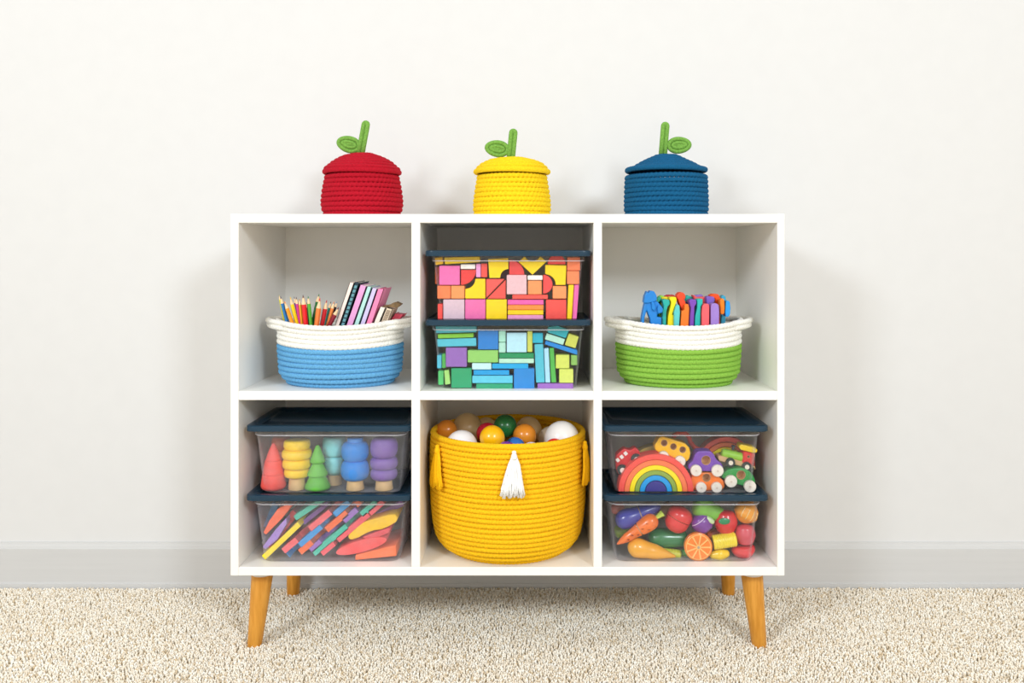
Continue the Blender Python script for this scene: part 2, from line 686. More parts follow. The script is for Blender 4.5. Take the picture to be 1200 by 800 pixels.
def basket_angle(px):
    best = None
    for i in range(-900, 901):
        a = math.radians(i / 10)
        x = BCX + math.sin(a) * .165; y = YC - math.cos(a) * .165
        q = VX + x * F / (D + y)
        if best is None or abs(q - px) < best[0]:
            best = (abs(q - px), a)
    return best[1]


tassel(yb_, basket_angle(602.5), .1555, BCX, YC, RIMZ - .009, '#fbfaf8', 'white tassel with loose fringe', .086, -.35, .0185)
tassel(yb_, basket_angle(512.5), .1545, BCX, YC, RIMZ - .013, '#ffc20e', 'golden yellow tassel', .083)
tassel(yb_, basket_angle(685.5), .1545, BCX, YC, RIMZ - .013, '#ffc20e', 'golden yellow tassel', .083)


# lidded fruit baskets on top
def fruit_basket(cxp, hexc, prof, lid, stem, leafc, leafrot, side, label):
    Yc = .150
    m = MP(Yc)
    cx = (cxp - VX) * m
    z0 = ZT1
    t = thing('lidded_rope_basket', label, 'basket', (cx, Yc, z0), 'fruit shaped lidded rope baskets on the cabinet')
    rt = .0054
    pitch = .0094
    rings = []
    z = rt
    n = 0
    while z < prof[-1][0]:
        r = lerp_prof(prof, z)
        rings.append((r - rt, r - rt, z0 + z))
        z += pitch
    bot = [(prof[0][1] - .014 - i * .0102, prof[0][1] - .014 - i * .0102, z0 + rt) for i in range(8) if prof[0][1] - .014 - i * .0102 > .004]
    V, Fa = coil_rings(rings + bot, rt, cx, Yc, .0090, .13)
    link_np('body_coils', V, Fa, rope(hexc), t)
    # the lid: rope rings following a dome
    R = lid[-1][1]
    lr = []
    d = 0
    path = [(r, z) for z, r in lid]
    # walk along the dome with rope-sized steps
    tot = [0]
    for (r0, z0_), (r1, z1_) in zip(path, path[1:]):
        tot.append(tot[-1] + math.hypot(r1 - r0, z1_ - z0_))
    s = .004
    while s < tot[-1]:
        for i in range(len(path) - 1):
            if tot[i] <= s <= tot[i + 1]:
                q = (s - tot[i]) / (tot[i + 1] - tot[i])
                lr.append((path[i][0] + q * (path[i + 1][0] - path[i][0]), path[i][1] + q * (path[i + 1][1] - path[i][1])))
                break
        s += .0086
    V, Fa = coil_rings([(r, r, z) for r, z in lr], rt * .92, cx, Yc, .0082, .05)
    lo = link_np('lid', V, Fa, rope(hexc), t)
    V, Fa = coil_rings([(R, R, lid[-1][0])], rt * 1.0, cx, Yc, .0082, .04)
    link_np('lid_rim', V, Fa, rope(hexc), lo)
    # stem: a folded rope, two strands side by side
    gm = mat('#77a84a', .85, .14, .6, 300., .15)
    (sx0, sy0), (sx1, sy1) = stem
    a, b = P(sx0, sy0 + 4, Yc), P(sx1, sy1, Yc)
    ax = (b - a).normalized()
    sd = Vector((ax.z, 0, -ax.x))
    w = .0042
    top = b - ax * .009
    pts = [a - sd * w, a.lerp(top, .5) - sd * w, top - sd * w]
    for i in range(1, 8):
        q = math.pi * i / 8
        pts.append(top + (-sd * math.cos(q) * w) + ax * math.sin(q) * w)
    pts += [top + sd * w, a.lerp(top, .5) + sd * w, a + sd * w]
    st = link('stem', bm_tube(pts, .0047, 10), gm, t, True)
    # leaf: flat oval coil of the same rope
    c = P(*leafc, Yc)
    bm = bmesh.new()
    ca, sa = math.cos(math.radians(leafrot)), math.sin(math.radians(leafrot))
    for A, B, rr in ((.0215, .0132, .0044), (.0135, .0052, .0043)):
        pts = []
        for i in range(36):
            q = 2 * math.pi * i / 36
            x, z = A * math.cos(q), B * math.sin(q) * (1 - .12 * side * math.cos(q))
            pts.append((c.x + x * ca - z * sa, Yc + .001, c.z + x * sa + z * ca))
        bm_tube(pts, rr, 8, closed=True, bm=bm)
    pts = [(c.x + ca * x, Yc + .001, c.z + sa * x) for x in (-.009, 0, .009)]
    bm_tube(pts, .0035, 8, bm=bm)
    link('leaf', bm, gm, t, True)
    return t


zq = lambda y: zpx(y, .15)
fruit_basket(424.5, '#b21227', [(0, .077), (.012, .082), (.028, .0845), (.05, .0825), (.075, .0780), (.084, .0760)],
             [(zq(181.5), .0), (zq(182), .018), (zq(185.5), .040), (zq(192), .060), (zq(198), .073), (zq(202), .0755)],
             ((421.5, 181), (429.5, 141)), (408.5, 169), 20 - 35, -1,
             'red apple shaped rope basket with lid, green stem and leaf')
fruit_basket(600, '#f2cd1c', [(0, .078), (.012, .0805), (.03, .0805), (.05, .078), (.07, .0745), (.084, .0725)],
             [(zq(187), .0), (zq(187.3), .022), (zq(189.5), .044), (zq(194), .062), (zq(198.5), .072), (zq(201.5), .0745)],
             ((598, 187), (602, 150.5)), (582.5, 174), -8, -1,
             'yellow fruit shaped rope basket with lid, green stem and leaf')
fruit_basket(780.5, '#125882', [(0, .084), (.01, .0865), (.03, .0868), (.06, .0860), (.087, .0845)],
             [(zq(183), .0), (zq(183.5), .018), (zq(187), .034), (zq(192.5), .052), (zq(197), .067), (zq(199.5), .0795)],
             ((776.5, 181), (780, 142.5)), (796, 170), 3, 1,
             'blue berry shaped rope basket with lid, green stem and leaf')


# ------------------------------------------------------------------ clear boxes
m_navy = navy_plastic()
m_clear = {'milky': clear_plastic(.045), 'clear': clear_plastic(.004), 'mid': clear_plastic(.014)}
BH = .1322
LX, LY = .1590, .105
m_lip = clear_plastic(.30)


def storage_box(cxp, z0, kind, label, group):
    """tapered clear tub with a stepped rim and a navy snap lid"""
    Yc = .005 + LY
    cx = (cxp - VX) * MP(.005)
    t = thing('storage_box', label, 'box', (cx, Yc, z0), group)
    w = .0016
    zt = z0 + BH - .003
    hb, hs = (.1325, .083), (.1435, .0935)
    zs = zt - .0155
    outer = [(hb[0] - .006, hb[1] - .006, .016, z0), (hb[0] - .001, hb[1] - .001, .018, z0 + .0025), (hb[0], hb[1], .018, z0 + .006),
             (hs[0], hs[1], .020, zs), (hs[0] + .0035, hs[1] + .0035, .022, zs + .0018), (hs[0] + .0045, hs[1] + .0045, .022, zt - .003),
             (hs[0] + .0085, hs[1] + .0070, .025, zt - .002), (hs[0] + .0085, hs[1] + .0070, .025, zt)]
    inner = [(hs[0] + .0045 - w, hs[1] + .0045 - w, .021, zt), (hs[0] + .0035 - w, hs[1] + .0035 - w, .021, zs + .003),
             (hs[0] - w, hs[1] - w, .019, zs + .001), (hb[0] - w, hb[1] - w, .017, z0 + .007), (hb[0] - .005, hb[1] - .005, .015, z0 + .0022)]
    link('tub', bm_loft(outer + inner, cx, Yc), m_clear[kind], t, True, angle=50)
    # moulded bead where the wall steps out to the rim
    pts = [(cx + x, Yc + y, zs + .0012) for x, y in rrect(hs[0] + .0024, hs[1] + .0024, .0215, 6)]
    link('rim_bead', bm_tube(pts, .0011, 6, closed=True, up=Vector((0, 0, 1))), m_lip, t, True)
    zp = z0 + BH
    lidsec = [(LX - .018, LY - .018, .018, zp - .0016), (LX - .016, LY - .016, .019, zp + .0006), (LX - .0135, LY - .0135, .012, zp + .0030), (LX - .003, LY - .003, .013, zp + .0030),
              (LX - .0006, LY - .0006, .015, zp + .0018), (LX, LY, .016, zp - .0015), (LX, LY, .016, zp - .0080), (LX - .0010, LY - .0010, .015, zp - .0085),
              (LX - .0020, LY - .0020, .014, zp - .0078), (LX - .0022, LY - .0022, .014, zp + .0002),
              (LX - .0125, LY - .0125, .013, zp + .0006), (LX - .0150, LY - .0150, .019, zp - .0018), (LX - .018, LY - .018, .018, zp - .0028)]
    # the flat panel: rings run from its top outwards, round the rim and back beneath it
    link('lid', bm_loft(lidsec, cx, Yc), m_navy, t, True, angle=50)
    return t


GB = 'clear lidded storage boxes'
storage_box(384.3, ZB1, 'milky', 'clear box of slanted coloured boards, under the box of wooden trees', GB)
storage_box(384.3, ZB1 + BH, 'milky', 'clear navy-lidded box of wooden toy trees, topmost of its stack', GB)
storage_box(804.3, ZB1, 'mid', 'clear box of toy fruit and vegetables, under the box of toy cars', GB)
storage_box(804.3, ZB1 + BH, 'mid', 'clear navy-lidded box of toy cars and rainbows, topmost of its stack', GB)
storage_box(595.3, ZM1, 'clear', 'clear box of blue and green blocks, beneath the box of warm coloured blocks', GB)
storage_box(595.3, ZM1 + BH, 'clear', 'clear box of yellow, pink and red blocks, on top of the blue block box', GB)

# ------------------------------------------------------------------ wooden blocks in the two block boxes
def block(poly, hexc, label, group, Y=.032, depth=None, name='wooden_block', bev=.0010):
    depth = depth or .040
    c = Vector(pxc(poly))
    # a hair smaller than its outline so that neighbours do not touch
    q = [(c.x + (x - c.x) * .985, c.y + (y - c.y) * .985) for x, y in poly]
    return tag(link(name, bm_prism(pxpoly(q, Y), Y, depth, bev), wood(hexc)), label, 'block', group)


def pxc(poly):
    return (sum(p[0] for p in poly) / len(poly), sum(p[1] for p in poly) / len(poly))


def rc(x0, y0, x1, y1):
    return [(x0, y0), (x1, y0), (x1, y1), (x0, y1)]


YEL, PNK, COR, ORA, LPK, MAU, WHT = '#fdd80c', '#f070b4', '#f0524c', '#fb8a52', '#f2a0d8', '#e4c2cc', '#fbf8f2'
GW = 'warm coloured wooden blocks in the clear box'
warm = [
    ([(509.2, 301.6), (518.6, 300.8), (519.6, 309.2), (510.4, 310.6)], '#f7c32a', 'small golden block wedged beside the long yellow bar under the lid'),
    ([(520, 301.4), (562.6, 300.2), (563, 307.0), (521, 309.6)], YEL, 'long yellow bar lying above the pink square and a white block'),
    (rc(514.5, 311, 539, 334), PNK, 'pink square block under the long yellow bar'),
    (rc(539.6, 309.6, 557, 315.2), WHT, 'small white block lying on the red quarter disc'),
    ([(540, 316)] + arc(540, 316, 18, 0, -90, 10), '#ea3f40', 'red quarter-round block under the small white block'),
    (rc(557.8, 309, 563.4, 325), LPK, 'narrow pale pink upright block beside the red quarter disc'),
    (rc(563.8, 308.6, 571, 325), COR, 'narrow coral upright block beside the pale pink upright'),
    ([(571.8, 303.4), (595.6, 302.0), (595.8, 315)] + arc(596.5, 325.5, 10.5, 90, 180, 8)[0:] + [(573.4, 325.6)], YEL, 'yellow block with a scooped corner above the coral triangles'),
    (rc(512.4, 334.6, 528, 350), '#fb8450', 'orange square block under the pink square, against the box side'),
    (rc(528.4, 334.6, 544.4, 350), '#fb9c5c', 'light orange square block beside a yellow scooped block'),
    ([(569, 326.4), (569, 350), (545, 350)] + arc(545, 326.4, 12, 270, 360, 8), YEL, 'yellow block with a scooped corner standing on the pink square'),
    ([(569.6, 326.8), (591.6, 326.8), (569.6, 349.4)], '#f25a55', 'coral triangle block, upper half of a split square'),
    ([(592.6, 327.6), (592.6, 350), (570.6, 350)], '#f0544e', 'coral triangle block, lower half of a split square'),
    (rc(512.8, 356, 518.6, 374), COR, 'narrow coral upright block beside the mauve square'),
    (rc(519.2, 350.6, 544.4, 374), '#dcc2d0', 'pale mauve square block on the box floor'),
    (rc(544.9, 350.6, 569, 374), '#f072b2', 'pink square block on the box floor beside the mauve square'),
    (rc(569.5, 350.6, 594, 374), YEL, 'yellow square block on the box floor'),
    ([(596.6, 322)] + arc(596.6, 322, 18, 0, 90, 10), '#e84448', 'red quarter-round block above the pale rose square'),
    ([(624, 322.2), (607.2, 306.6), (614.2, 300.4)] + arc(624, 296.4, 9.6, 204, 336, 8) + [(633.8, 300.4), (641, 306.2)], YEL, 'yellow block balanced on its corner above a white block'),
    (rc(593.6, 321.8, 617.4, 345), '#eac0c8', 'pale rose square block above the coral bar'),
    (rc(618.2, 322.6, 636, 328), WHT, 'small white block lying on an orange square'),
    (rc(618.6, 328.6, 635, 345), '#fb9a5e', 'orange square block under the small white block'),
    (arc(636.4, 333, 11.3, -90, 90, 12), '#ee4a4c', 'red half-round block beside an orange square'),
    ([(638.8, 321)] + [(639, 310), (664, 310.6), (663, 334), (651, 334)] + arc(638.8, 334, 12.6, 10, 80, 6), YEL, 'yellow block with a scooped corner around the red half disc'),
    ([(663, 309.6), (641.4, 309.6)] + arc(652.4, 308.6, 10.6, 178, 2, 10), '#ee4440', 'red half-round block lying on a yellow scooped block'),
    (rc(664.6, 301, 680, 317), '#fb8254', 'orange square block under the lid, on a second orange square'),
    (rc(664.4, 317.3, 679, 333), '#fb8a58', 'orange square block standing on two upright bars'),
    (rc(647.6, 335, 663.8, 350), '#fb9a5e', 'orange square block standing on the large coral square'),
    (rc(600, 345.3, 642.4, 350.4), '#f2564e', 'thin coral bar lying on the stack of four coloured slats'),
    (rc(594.6, 351.2, 637.4, 357), '#f062b4', 'pink slat topping the stack of four slats'),
    (rc(594.6, 357.3, 637.4, 363), '#fb9440', 'orange slat, second in the stack of four slats'),
    (rc(594.6, 363.3, 637.2, 368.8), YEL, 'yellow slat, third in the stack of four slats'),
    (rc(594.6, 369.1, 637, 374), '#f0a0d2', 'pale pink slat at the bottom of the stack of four slats'),
    (rc(639.6, 351, 663.8, 374), '#f2524c', 'coral square block on the box floor'),
    ([(666.2, 333.4), (672.6, 333.4), (670, 374), (664.4, 374)], YEL, 'upright yellow bar leaning beside the coral square'),
    ([(673.2, 333.4), (678.6, 333.4), (675.8, 374), (670.6, 374)], '#ee6cb6', 'upright pink bar between yellow bar and box side'),
]
for i, (poly, hexc, lab) in enumerate(warm):
    block(poly, hexc, lab, GW, .0325 + .0015 * random.random())
block(rc(509.8, 312.4, 515, 333), '#fb8a52', 'orange block seen behind the pink square', GW, .075)
block(arc(592, 321.5, 7.0, 0, 345, 23), '#7c4cb4', 'purple round peg behind a scooped yellow block', GW, .080)

GC = 'blue and green wooden blocks in the clear box'
cool = [
    ([(510, 381.8), (558.6, 382.0), (558.8, 389.2), (510.6, 390.4)], '#4cbcd0', 'turquoise bar on top of a lime slat under the lid'),
    ([(512.6, 391.6), (555.2, 390.4), (555.4, 395.2), (512.8, 396.6)], '#84c83c', 'lime green slat between two turquoise bars'),
    ([(511.8, 397.4), (558.4, 395.8), (558.6, 405.4), (512.4, 406.4)], '#52c0d6', 'turquoise bar under the lime slat, above the purple square'),
    (rc(560, 386.8, 584, 409.6), '#1d80d2', 'blue square block above the light green block'),
    (rc(522.2, 407, 547.2, 430), '#9468ba', 'purple square block above the dark green square'),
    (rc(547.8, 410.2, 584, 424.8), '#92cf6c', 'light green oblong block under the blue square'),
    (rc(584.5, 387.2, 592.6, 400.8), '#a6e0cc', 'mint block stacked on another mint block, beside the blue square'),
    (rc(584.5, 401.2, 592.6, 413.2), '#aee2d0', 'mint block under another mint block, on the dark green slat'),
    (rc(593.6, 389.6, 617.4, 413), '#b8e6f6', 'pale icy blue square block on the dark green slat'),
    (rc(618, 387.6, 624, 412.6), '#ccd25c', 'narrow olive yellow upright beside the icy blue square'),
    (rc(584.4, 413.6, 626, 419.6), '#0f925c', 'dark green slat under the icy blue square'),
    (rc(584.4, 420, 626, 425.6), '#bce8d0', 'pale mint slat under the dark green slat'),
    (rc(553, 425.4, 576, 433), '#c8eef0', 'pale aqua block under the light green oblong'),
    (rc(576.3, 426, 619.4, 432), '#0fa8e4', 'sky blue slat beside the pale aqua block'),
    (rc(554.6, 433.6, 597, 439.4), '#0c9fdf', 'sky blue slat on top of the wide cyan bar'),
    (rc(553, 440, 601.2, 449), '#5cc8e2', 'wide cyan bar resting on a green slat'),
    (rc(557.6, 449.5, 601, 456), '#22a274', 'green slat on the box floor under the cyan bar'),
    (rc(602, 431.5, 626.4, 455.6), '#2289d4', 'blue square block on the box floor'),
    (rc(624.2, 390, 636.4, 402), '#17b2cf', 'small deep turquoise block standing on the tall cyan bar'),
    ([(626.2, 403), (636.6, 402.6), (638.6, 448.6), (628.2, 448.6)], '#50bed4', 'tall cyan upright bar under the small turquoise block'),
    ([(637.4, 408), (643, 407.4), (645, 448.6), (639.2, 448.6)], '#aadcf4', 'tall pale blue upright bar beside the tall cyan bar'),
    ([(643.8, 407.6), (649, 407.2), (652, 448.4), (646, 448.4)], '#4fb44e', 'tall green upright bar beside the pale blue bar'),
    (rc(629.6, 449.1, 672, 455.4), '#a168c2', 'purple slat on the box floor under the upright bars'),
    (rc(651.2, 415.6, 667.4, 431.8), '#d4e066', 'yellow-green square block under the tilted blue bar'),
    (rc(655.2, 432.3, 672, 448.7), '#d6e26c', 'yellow-green square block standing on the purple slat'),
    (rc(669.2, 416, 676.6, 428), '#86ba5c', 'small green block between yellow-green square and box side'),
    ([(639.4, 399), (677, 410.4), (676.8, 416), (638.2, 403.4)], '#0f88da', 'tilted blue bar carrying the mint and yellow-green blocks'),
    ([(640.6, 390.2), (662.4, 397.4), (660, 404.4), (638.2, 397.6)], '#b4e6d4', 'tilted pale mint block lying on the tilted blue bar'),
    ([(642.4, 382.6), (653, 381), (667.2, 386.4), (663.2, 396.4), (641.2, 389.2)], '#17b0c0', 'tilted turquoise block topping the leaning pile'),
    ([(666.4, 390.4), (678.6, 394.4), (674.4, 408.2), (661.8, 404.4)], '#ccd25a', 'tilted yellow-green block on the tilted blue bar'),
    (rc(512.2, 416, 517.4, 431.6), '#54bcd8', 'narrow cyan upright against the box side'),
    ([(517.8, 414.6), (522, 414.2), (522.6, 431), (518, 431.4)], '#4cac54', 'narrow green upright beside the purple square'),
    (rc(513.4, 434.4, 519.8, 451), '#56c070', 'narrow fresh green upright low against the box side'),
    ([(520.3, 433.8), (526, 433.4), (528, 450), (521.6, 451)], '#a4d878', 'narrow pale green upright leaning beside the dark green square'),
    (rc(528.6, 431.2, 552.8, 454.8), '#27a26e', 'dark green square block under the purple square'),
]
for i, (poly, hexc, lab) in enumerate(cool):
    block(poly, hexc, lab, GC, .0325 + .0015 * random.random())

# ------------------------------------------------------------------ wooden trees
ZTREE = ZB1 + BH + .0025


def tree(cxp, Yc, tiers, trunk, hexc, label, trunkhex='#ecc48c', foot=577.):
    """tiers: list of outlines [(half width px, y px), ...] from the top down; pixel sizes at depth Yc"""
    m = MP(Yc)
    cx = (cxp - VX) * m
    yf = VY + (EYE - ZTREE) / m
    sq = lambda y: 512 + (y - 512) * (yf - 512) / (foot - 512)
    tiers = [[(w, sq(y)) for w, y in tr] for tr in tiers]
    t = thing('wooden_tree', label, 'toy tree', (cx, Yc, ZTREE), 'wooden toy trees in the clear box')
    for tier in tiers:
        pts = [(w * m, zpx(y, Yc)) for w, y in tier]
        zt, zb_ = pts[0][1], pts[-1][1]
        A, B = Vector((cx, Yc, zt)), Vector((cx, Yc, zb_))
        prof = [((zt - z) / (zt - zb_), w) for w, z in pts]
        if prof[0][1] > 0: prof = [(0, 0)] + prof
        if prof[-1][1] > 0: prof = prof + [(1, 0)]
        link('crown_tier', bm_revolve(A, B, prof, 36), mat(hexc, .5, .04, .08, 120., .4), t, True, angle=60)
    if trunk:
        (w0, y0), (w1, y1) = trunk
        A, B = Vector((cx, Yc, zpx(sq(y0), Yc))), Vector((cx, Yc, ZTREE))
        link('trunk', bm_revolve(A, B, [(0, w0 * m * .9), (.04, w0 * m), (.94, w1 * m), (1, w1 * m * .95)], 28), mat(trunkhex, .55, .06, .1, 60., .35), t, True, angle=50)
    return t


def bulge(w, y0, y1, e=.62, n=11, inset=0.66):
    """a rounded doughnut tier"""
    out = []
    for i in range(n + 1):
        a = -math.pi / 2 + math.pi * i / n
        out.append((w * (inset + (1 - inset) * max(0., math.cos(a)) ** e), (y0 + y1) / 2 + (y1 - y0) / 2 * math.sin(a)))
    return out


yb0 = lambda Yc: VY + (EYE - ZTREE) / MP(Yc)
T1 = .054
tree(320.5, T1, [[(0, 519), (1.2, 519.4), (2.4, 521.5), (5.2, 528), (9.2, 540)], [(9.5, 540.3), (9.7, 540.8), (12.4, 556.7)],
                 [(12.6, 557), (12.8, 557.6), (14.6, 571), (13.8, 574), (11.5, 576)]], None, '#f2564e', 'red pointed wooden cone tree beside the yellow tree', foot=576.)
tree(329.5, .110, [bulge(11, 511, 528), [(9, 528), (10.5, 532), (11, 545), (9, 556)]], ((7, 556), (7.5, 565)), '#f08058', 'orange wooden tree standing behind the red cone tree', foot=566.)
tree(348, .054, [bulge(15.4, 515, 527, .5), bulge(17.4, 526.6, 539, .6), bulge(16.8, 538.6, 551, .6), bulge(14.8, 550.6, 561.6, .5)],
     ((8.8, 561), (10, 575)), '#fcd116', 'yellow wooden tree of four stacked rounds on a pale trunk')
tree(372.2, .051, [[(0, 522), (1.6, 522.4), (2.6, 524), (8.8, 541), (8.6, 543.4), (7, 544.2)], [(5.5, 544), (11.8, 557), (11.6, 559.6), (9, 560.4)],
                   [(8.8, 560), (14.8, 573), (14.4, 576), (11, 577.5)]], None, '#62bc3a', 'green wooden fir tree of three cones', foot=577.5)
tree(392, .088, [bulge(14, 511, 535.4, .5), [(10.5, 535.6), (12.6, 538), (12.8, 546), (11, 554), (8, 559)]], ((7.4, 558.6), (8.6, 571)), '#8fe2e6',
     'pale aqua wooden tree standing behind the green fir and blue tree', '#ecc48c', foot=572.)
tree(416.2, .052, [[(8.6, 512.6), (9.2, 513.4), (9.2, 518.6), (8, 519)], bulge(16.2, 517.2, 541.4, .75, 13, .5), bulge(16.8, 540.2, 565, .75, 13, .5)], ((8.8, 564), (10.6, 577)), '#1f86dc', 'blue wooden tree of two large rounds')
tree(450, .052, [bulge(16.2, 512.4, 537.4, .7, 13, .5), bulge(16.2, 536.4, 551.2, .7, 11, .6), bulge(15.8, 550.2, 564.6, .7, 11, .55)], ((9, 564), (10.6, 577)), '#8060ac', 'purple wooden tree of three rounds')


# ------------------------------------------------------------------ slanted boards
GP = 'coloured boards in the clear box'


def bar_poly(a, b, w):
    ax, ay = b[0] - a[0], b[1] - a[1]
    l = math.hypot(ax, ay)
    nx, ny = -ay / l * w / 2, ax / l * w / 2
    return [(a[0] + nx, a[1] + ny), (b[0] + nx, b[1] + ny), (b[0] - nx, b[1] - ny), (a[0] - nx, a[1] - ny)]


def board(poly, hexc, label, Y=.0335, depth=.11, bev=.0016):
    c = pxc(poly)
    return tag(link('craft_board', bm_prism(pxpoly(poly, Y), Y, depth, bev, 2), mat(hexc, .65, .04, .1, 140., .3)), label, 'board', GP)


def notched_board(a, b, w, cuts, hexc, label, Y=.0335, depth=.12, notch=.030):
    """a board whose front edge steps back between teeth: cuts = fractions where tooth and notch alternate"""
    ax = [a[0] + (b[0] - a[0]) * t for t in cuts]
    ay = [a[1] + (b[1] - a[1]) * t for t in cuts]
    bm = bmesh.new()
    l = math.hypot(b[0] - a[0], b[1] - a[1])
    nx, ny = -(b[1] - a[1]) / l * w / 2, (b[0] - a[0]) / l * w / 2
    # plan outline in (t, y): teeth at Y, notches at Y + notch
    plan = []
    for i in range(len(cuts) - 1):
        yy = Y if i % 2 == 0 else Y + notch
        plan += [(cuts[i], yy), (cuts[i + 1], yy)]
    plan += [(cuts[-1], Y + depth), (cuts[0], Y + depth)]
    faces = []
    for s in (-1, 1):
        ring = []
        for t, y in plan:
            p = P(a[0] + (b[0] - a[0]) * t + nx * s, a[1] + (b[1] - a[1]) * t + ny * s, Y)
            ring.append(bm.verts.new((p.x, y, p.z)))
        faces.append(ring)
    A, B = faces
    n = len(A)
    bm.faces.new(A); bm.faces.new(B)
    for i in range(n):
        bm.faces.new((A[i], A[(i + 1) % n], B[(i + 1) % n], B[i]))
    fix(bm)
    return tag(link('craft_board', bm, mat(hexc, .65, .04, .1, 140., .3)), label, 'board', GP)


board([(308.4, 624), (315.5, 610), (325, 596.5), (334, 591.4), (342.4, 592), (330, 608), (311.5, 626.6)], '#f8714c', 'broad orange board leaning against the box side')
board([(307.6, 640.6), (323, 620), (335.4, 606.6), (336, 613.6), (325, 632), (310.6, 644)], '#a98ad4', 'lavender board with a pointed end under the broad orange board')
board(bar_poly((314.5, 641), (346, 600), 9), '#e2525c', 'red board behind the lavender board', .060, .09)
board(bar_poly((312, 618), (323, 590), 8), '#3a98dc', 'blue board far behind the broad orange board', .100, .06)
board(bar_poly((308.6, 653.6), (350.6, 614), 6.4), '#fde030', 'long thin yellow board lying slanted on the box floor')
board(bar_poly((345.4, 607.4), (380, 584), 6.4), '#52bca4', 'short teal board leaning above the tip of the yellow one')
board(bar_poly((355, 613), (384, 590), 5.4), '#9a6cc0', 'purple board behind the teal board', .060, .09)
notched_board((332, 645.6), (401, 588.4), 7, [0, .23, .45, .80, 1.0], '#f2686e', 'pink notched board slanting between the yellow and blue boards')
notched_board((337.6, 650.6), (409, 588.2), 6.6, [0, .005, .19, .54, .76, 1.0], '#3a98dc', 'blue notched board slanting beside the pink notched board')
notched_board((351.4, 647), (422, 587.6), 7, [0, .20, .44, .78, .93, 1.0], '#f4703c', 'orange notched board slanting between blue and purple boards')
notched_board((364, 645), (418, 597), 6.4, [0, .22, .72, 1.0], '#9a6cc0', 'purple notched board slanting beside the teal notched board')
notched_board((367.4, 648.6), (441, 588.4), 6.8, [0, .53, .76, 1.0], '#45bda4', 'teal notched board slanting beside the purple notched board')
notched_board((377, 648.6), (449, 588), 6.6, [0, .20, .26, .76, .78, 1.0], '#ef5c66', 'coral notched board slanting above the yellow wavy board')
board(bar_poly((432, 610), (472, 589), 7), '#9a6cc0', 'violet board behind the yellow wavy board', .070, .08)
board([(407.6, 628), (414, 619.4), (424, 612.4), (434, 609), (444, 606.4), (455, 603), (463, 602.4), (466.2, 607), (464.4, 611.6), (456, 616.6), (447, 620.4),
       (438, 621.6), (430, 624.4), (420, 630), (412, 632.6), (408.6, 631.6)], '#fcc926', 'yellow wavy-edged board lying above the round coral boards', bev=.0024)
board([(424, 629.6), (440, 623.4), (455, 618.4), (458, 619.4), (455, 624.6), (443, 629.4), (430, 632)], '#e2525c', 'rose board sandwiched under the yellow wavy board', .037, .10)
board([(423.4 + 30.4 * math.cos(q) * .985 + 7.6 * math.sin(q) * .174, 640 - 7.6 * math.sin(q) - 30.4 * math.cos(q) * .24) for q in [2 * math.pi * i / 28 for i in range(28)]],
      '#f25a5a', 'thick round-ended coral board lying on the orange board', bev=.002)
board([(416.4, 650.4), (464, 638.4), (464.6, 651.4), (416.2, 656.2)], '#fa7a40', 'orange board lying lowest on the box floor')


# ------------------------------------------------------------------ rainbows, cars and the train
GT = 'wooden vehicles in the clear box'
GR = 'wooden rainbows in the clear box'


def rainbow(cxp, cyp, bands, Y, depth, label, a0=0, a1=180):
    c = P(cxp, cyp, Y)
    t = thing('stacking_rainbow', label, 'rainbow', (c.x, Y + depth / 2, c.z), GR)
    for r1, r0, hexc, lab in bands:
        if r0 > 0:
            poly = arc(cxp, cyp, r1, a0, a1, 28) + arc(cxp, cyp, r0, a1, a0, 28)
        else:
            poly = arc(cxp, cyp, r1, a0, a1, 24)
        o = link('arch', bm_prism(pxpoly(poly, Y), Y, depth, .0009), wood(hexc), t)
        o['label'] = lab
    return t


rainbow(768.8, 575.9, [(44, 37.4, '#f4554c', 'coral outer arch'), (37, 31.2, '#fa7e4e', 'orange arch'), (30.8, 25.2, '#fee60c', 'yellow arch'), (24.6, 19.4, '#8fac48', 'olive green arch'),
                       (18.8, 13, '#12a0ec', 'bright blue arch'), (12.3, 0, '#3c3790', 'indigo half disc')], .034, .036, 'large wooden rainbow of coral, yellow, green and blue arches standing in the front')
rainbow(851, 546, [(34, 28.6, '#f4554c', 'red outer arch'), (27.6, 22.6, '#fa7e4e', 'orange arch'), (21.8, 17.6, '#fee60c', 'yellow arch'), (14.6, 10.2, '#3d9c50', 'green arch')],
        .098, .030, 'smaller wooden rainbow standing behind the train')
tag(link('rainbow_arch', bm_prism(pxpoly(arc(776, 573, 52, 66, 126, 16) + arc(776, 573, 45, 126, 66, 16), .086), .086, .028, .001), wood('#d8b866')),
    'tan wooden arch piece behind the big rainbow', 'arch', GR)
pts = [P(x, y, .105) for x, y in ((786, 520), (789, 511), (795, 507), (802, 507), (807, 511), (809, 518), (814, 524), (823, 528), (830, 534))]
tag(link('rainbow_arch', bm_tube(pts, .0048, 10), wood('#f4554c'), smooth=True), 'red curved wooden piece behind the yellow bus', 'arch', GR)


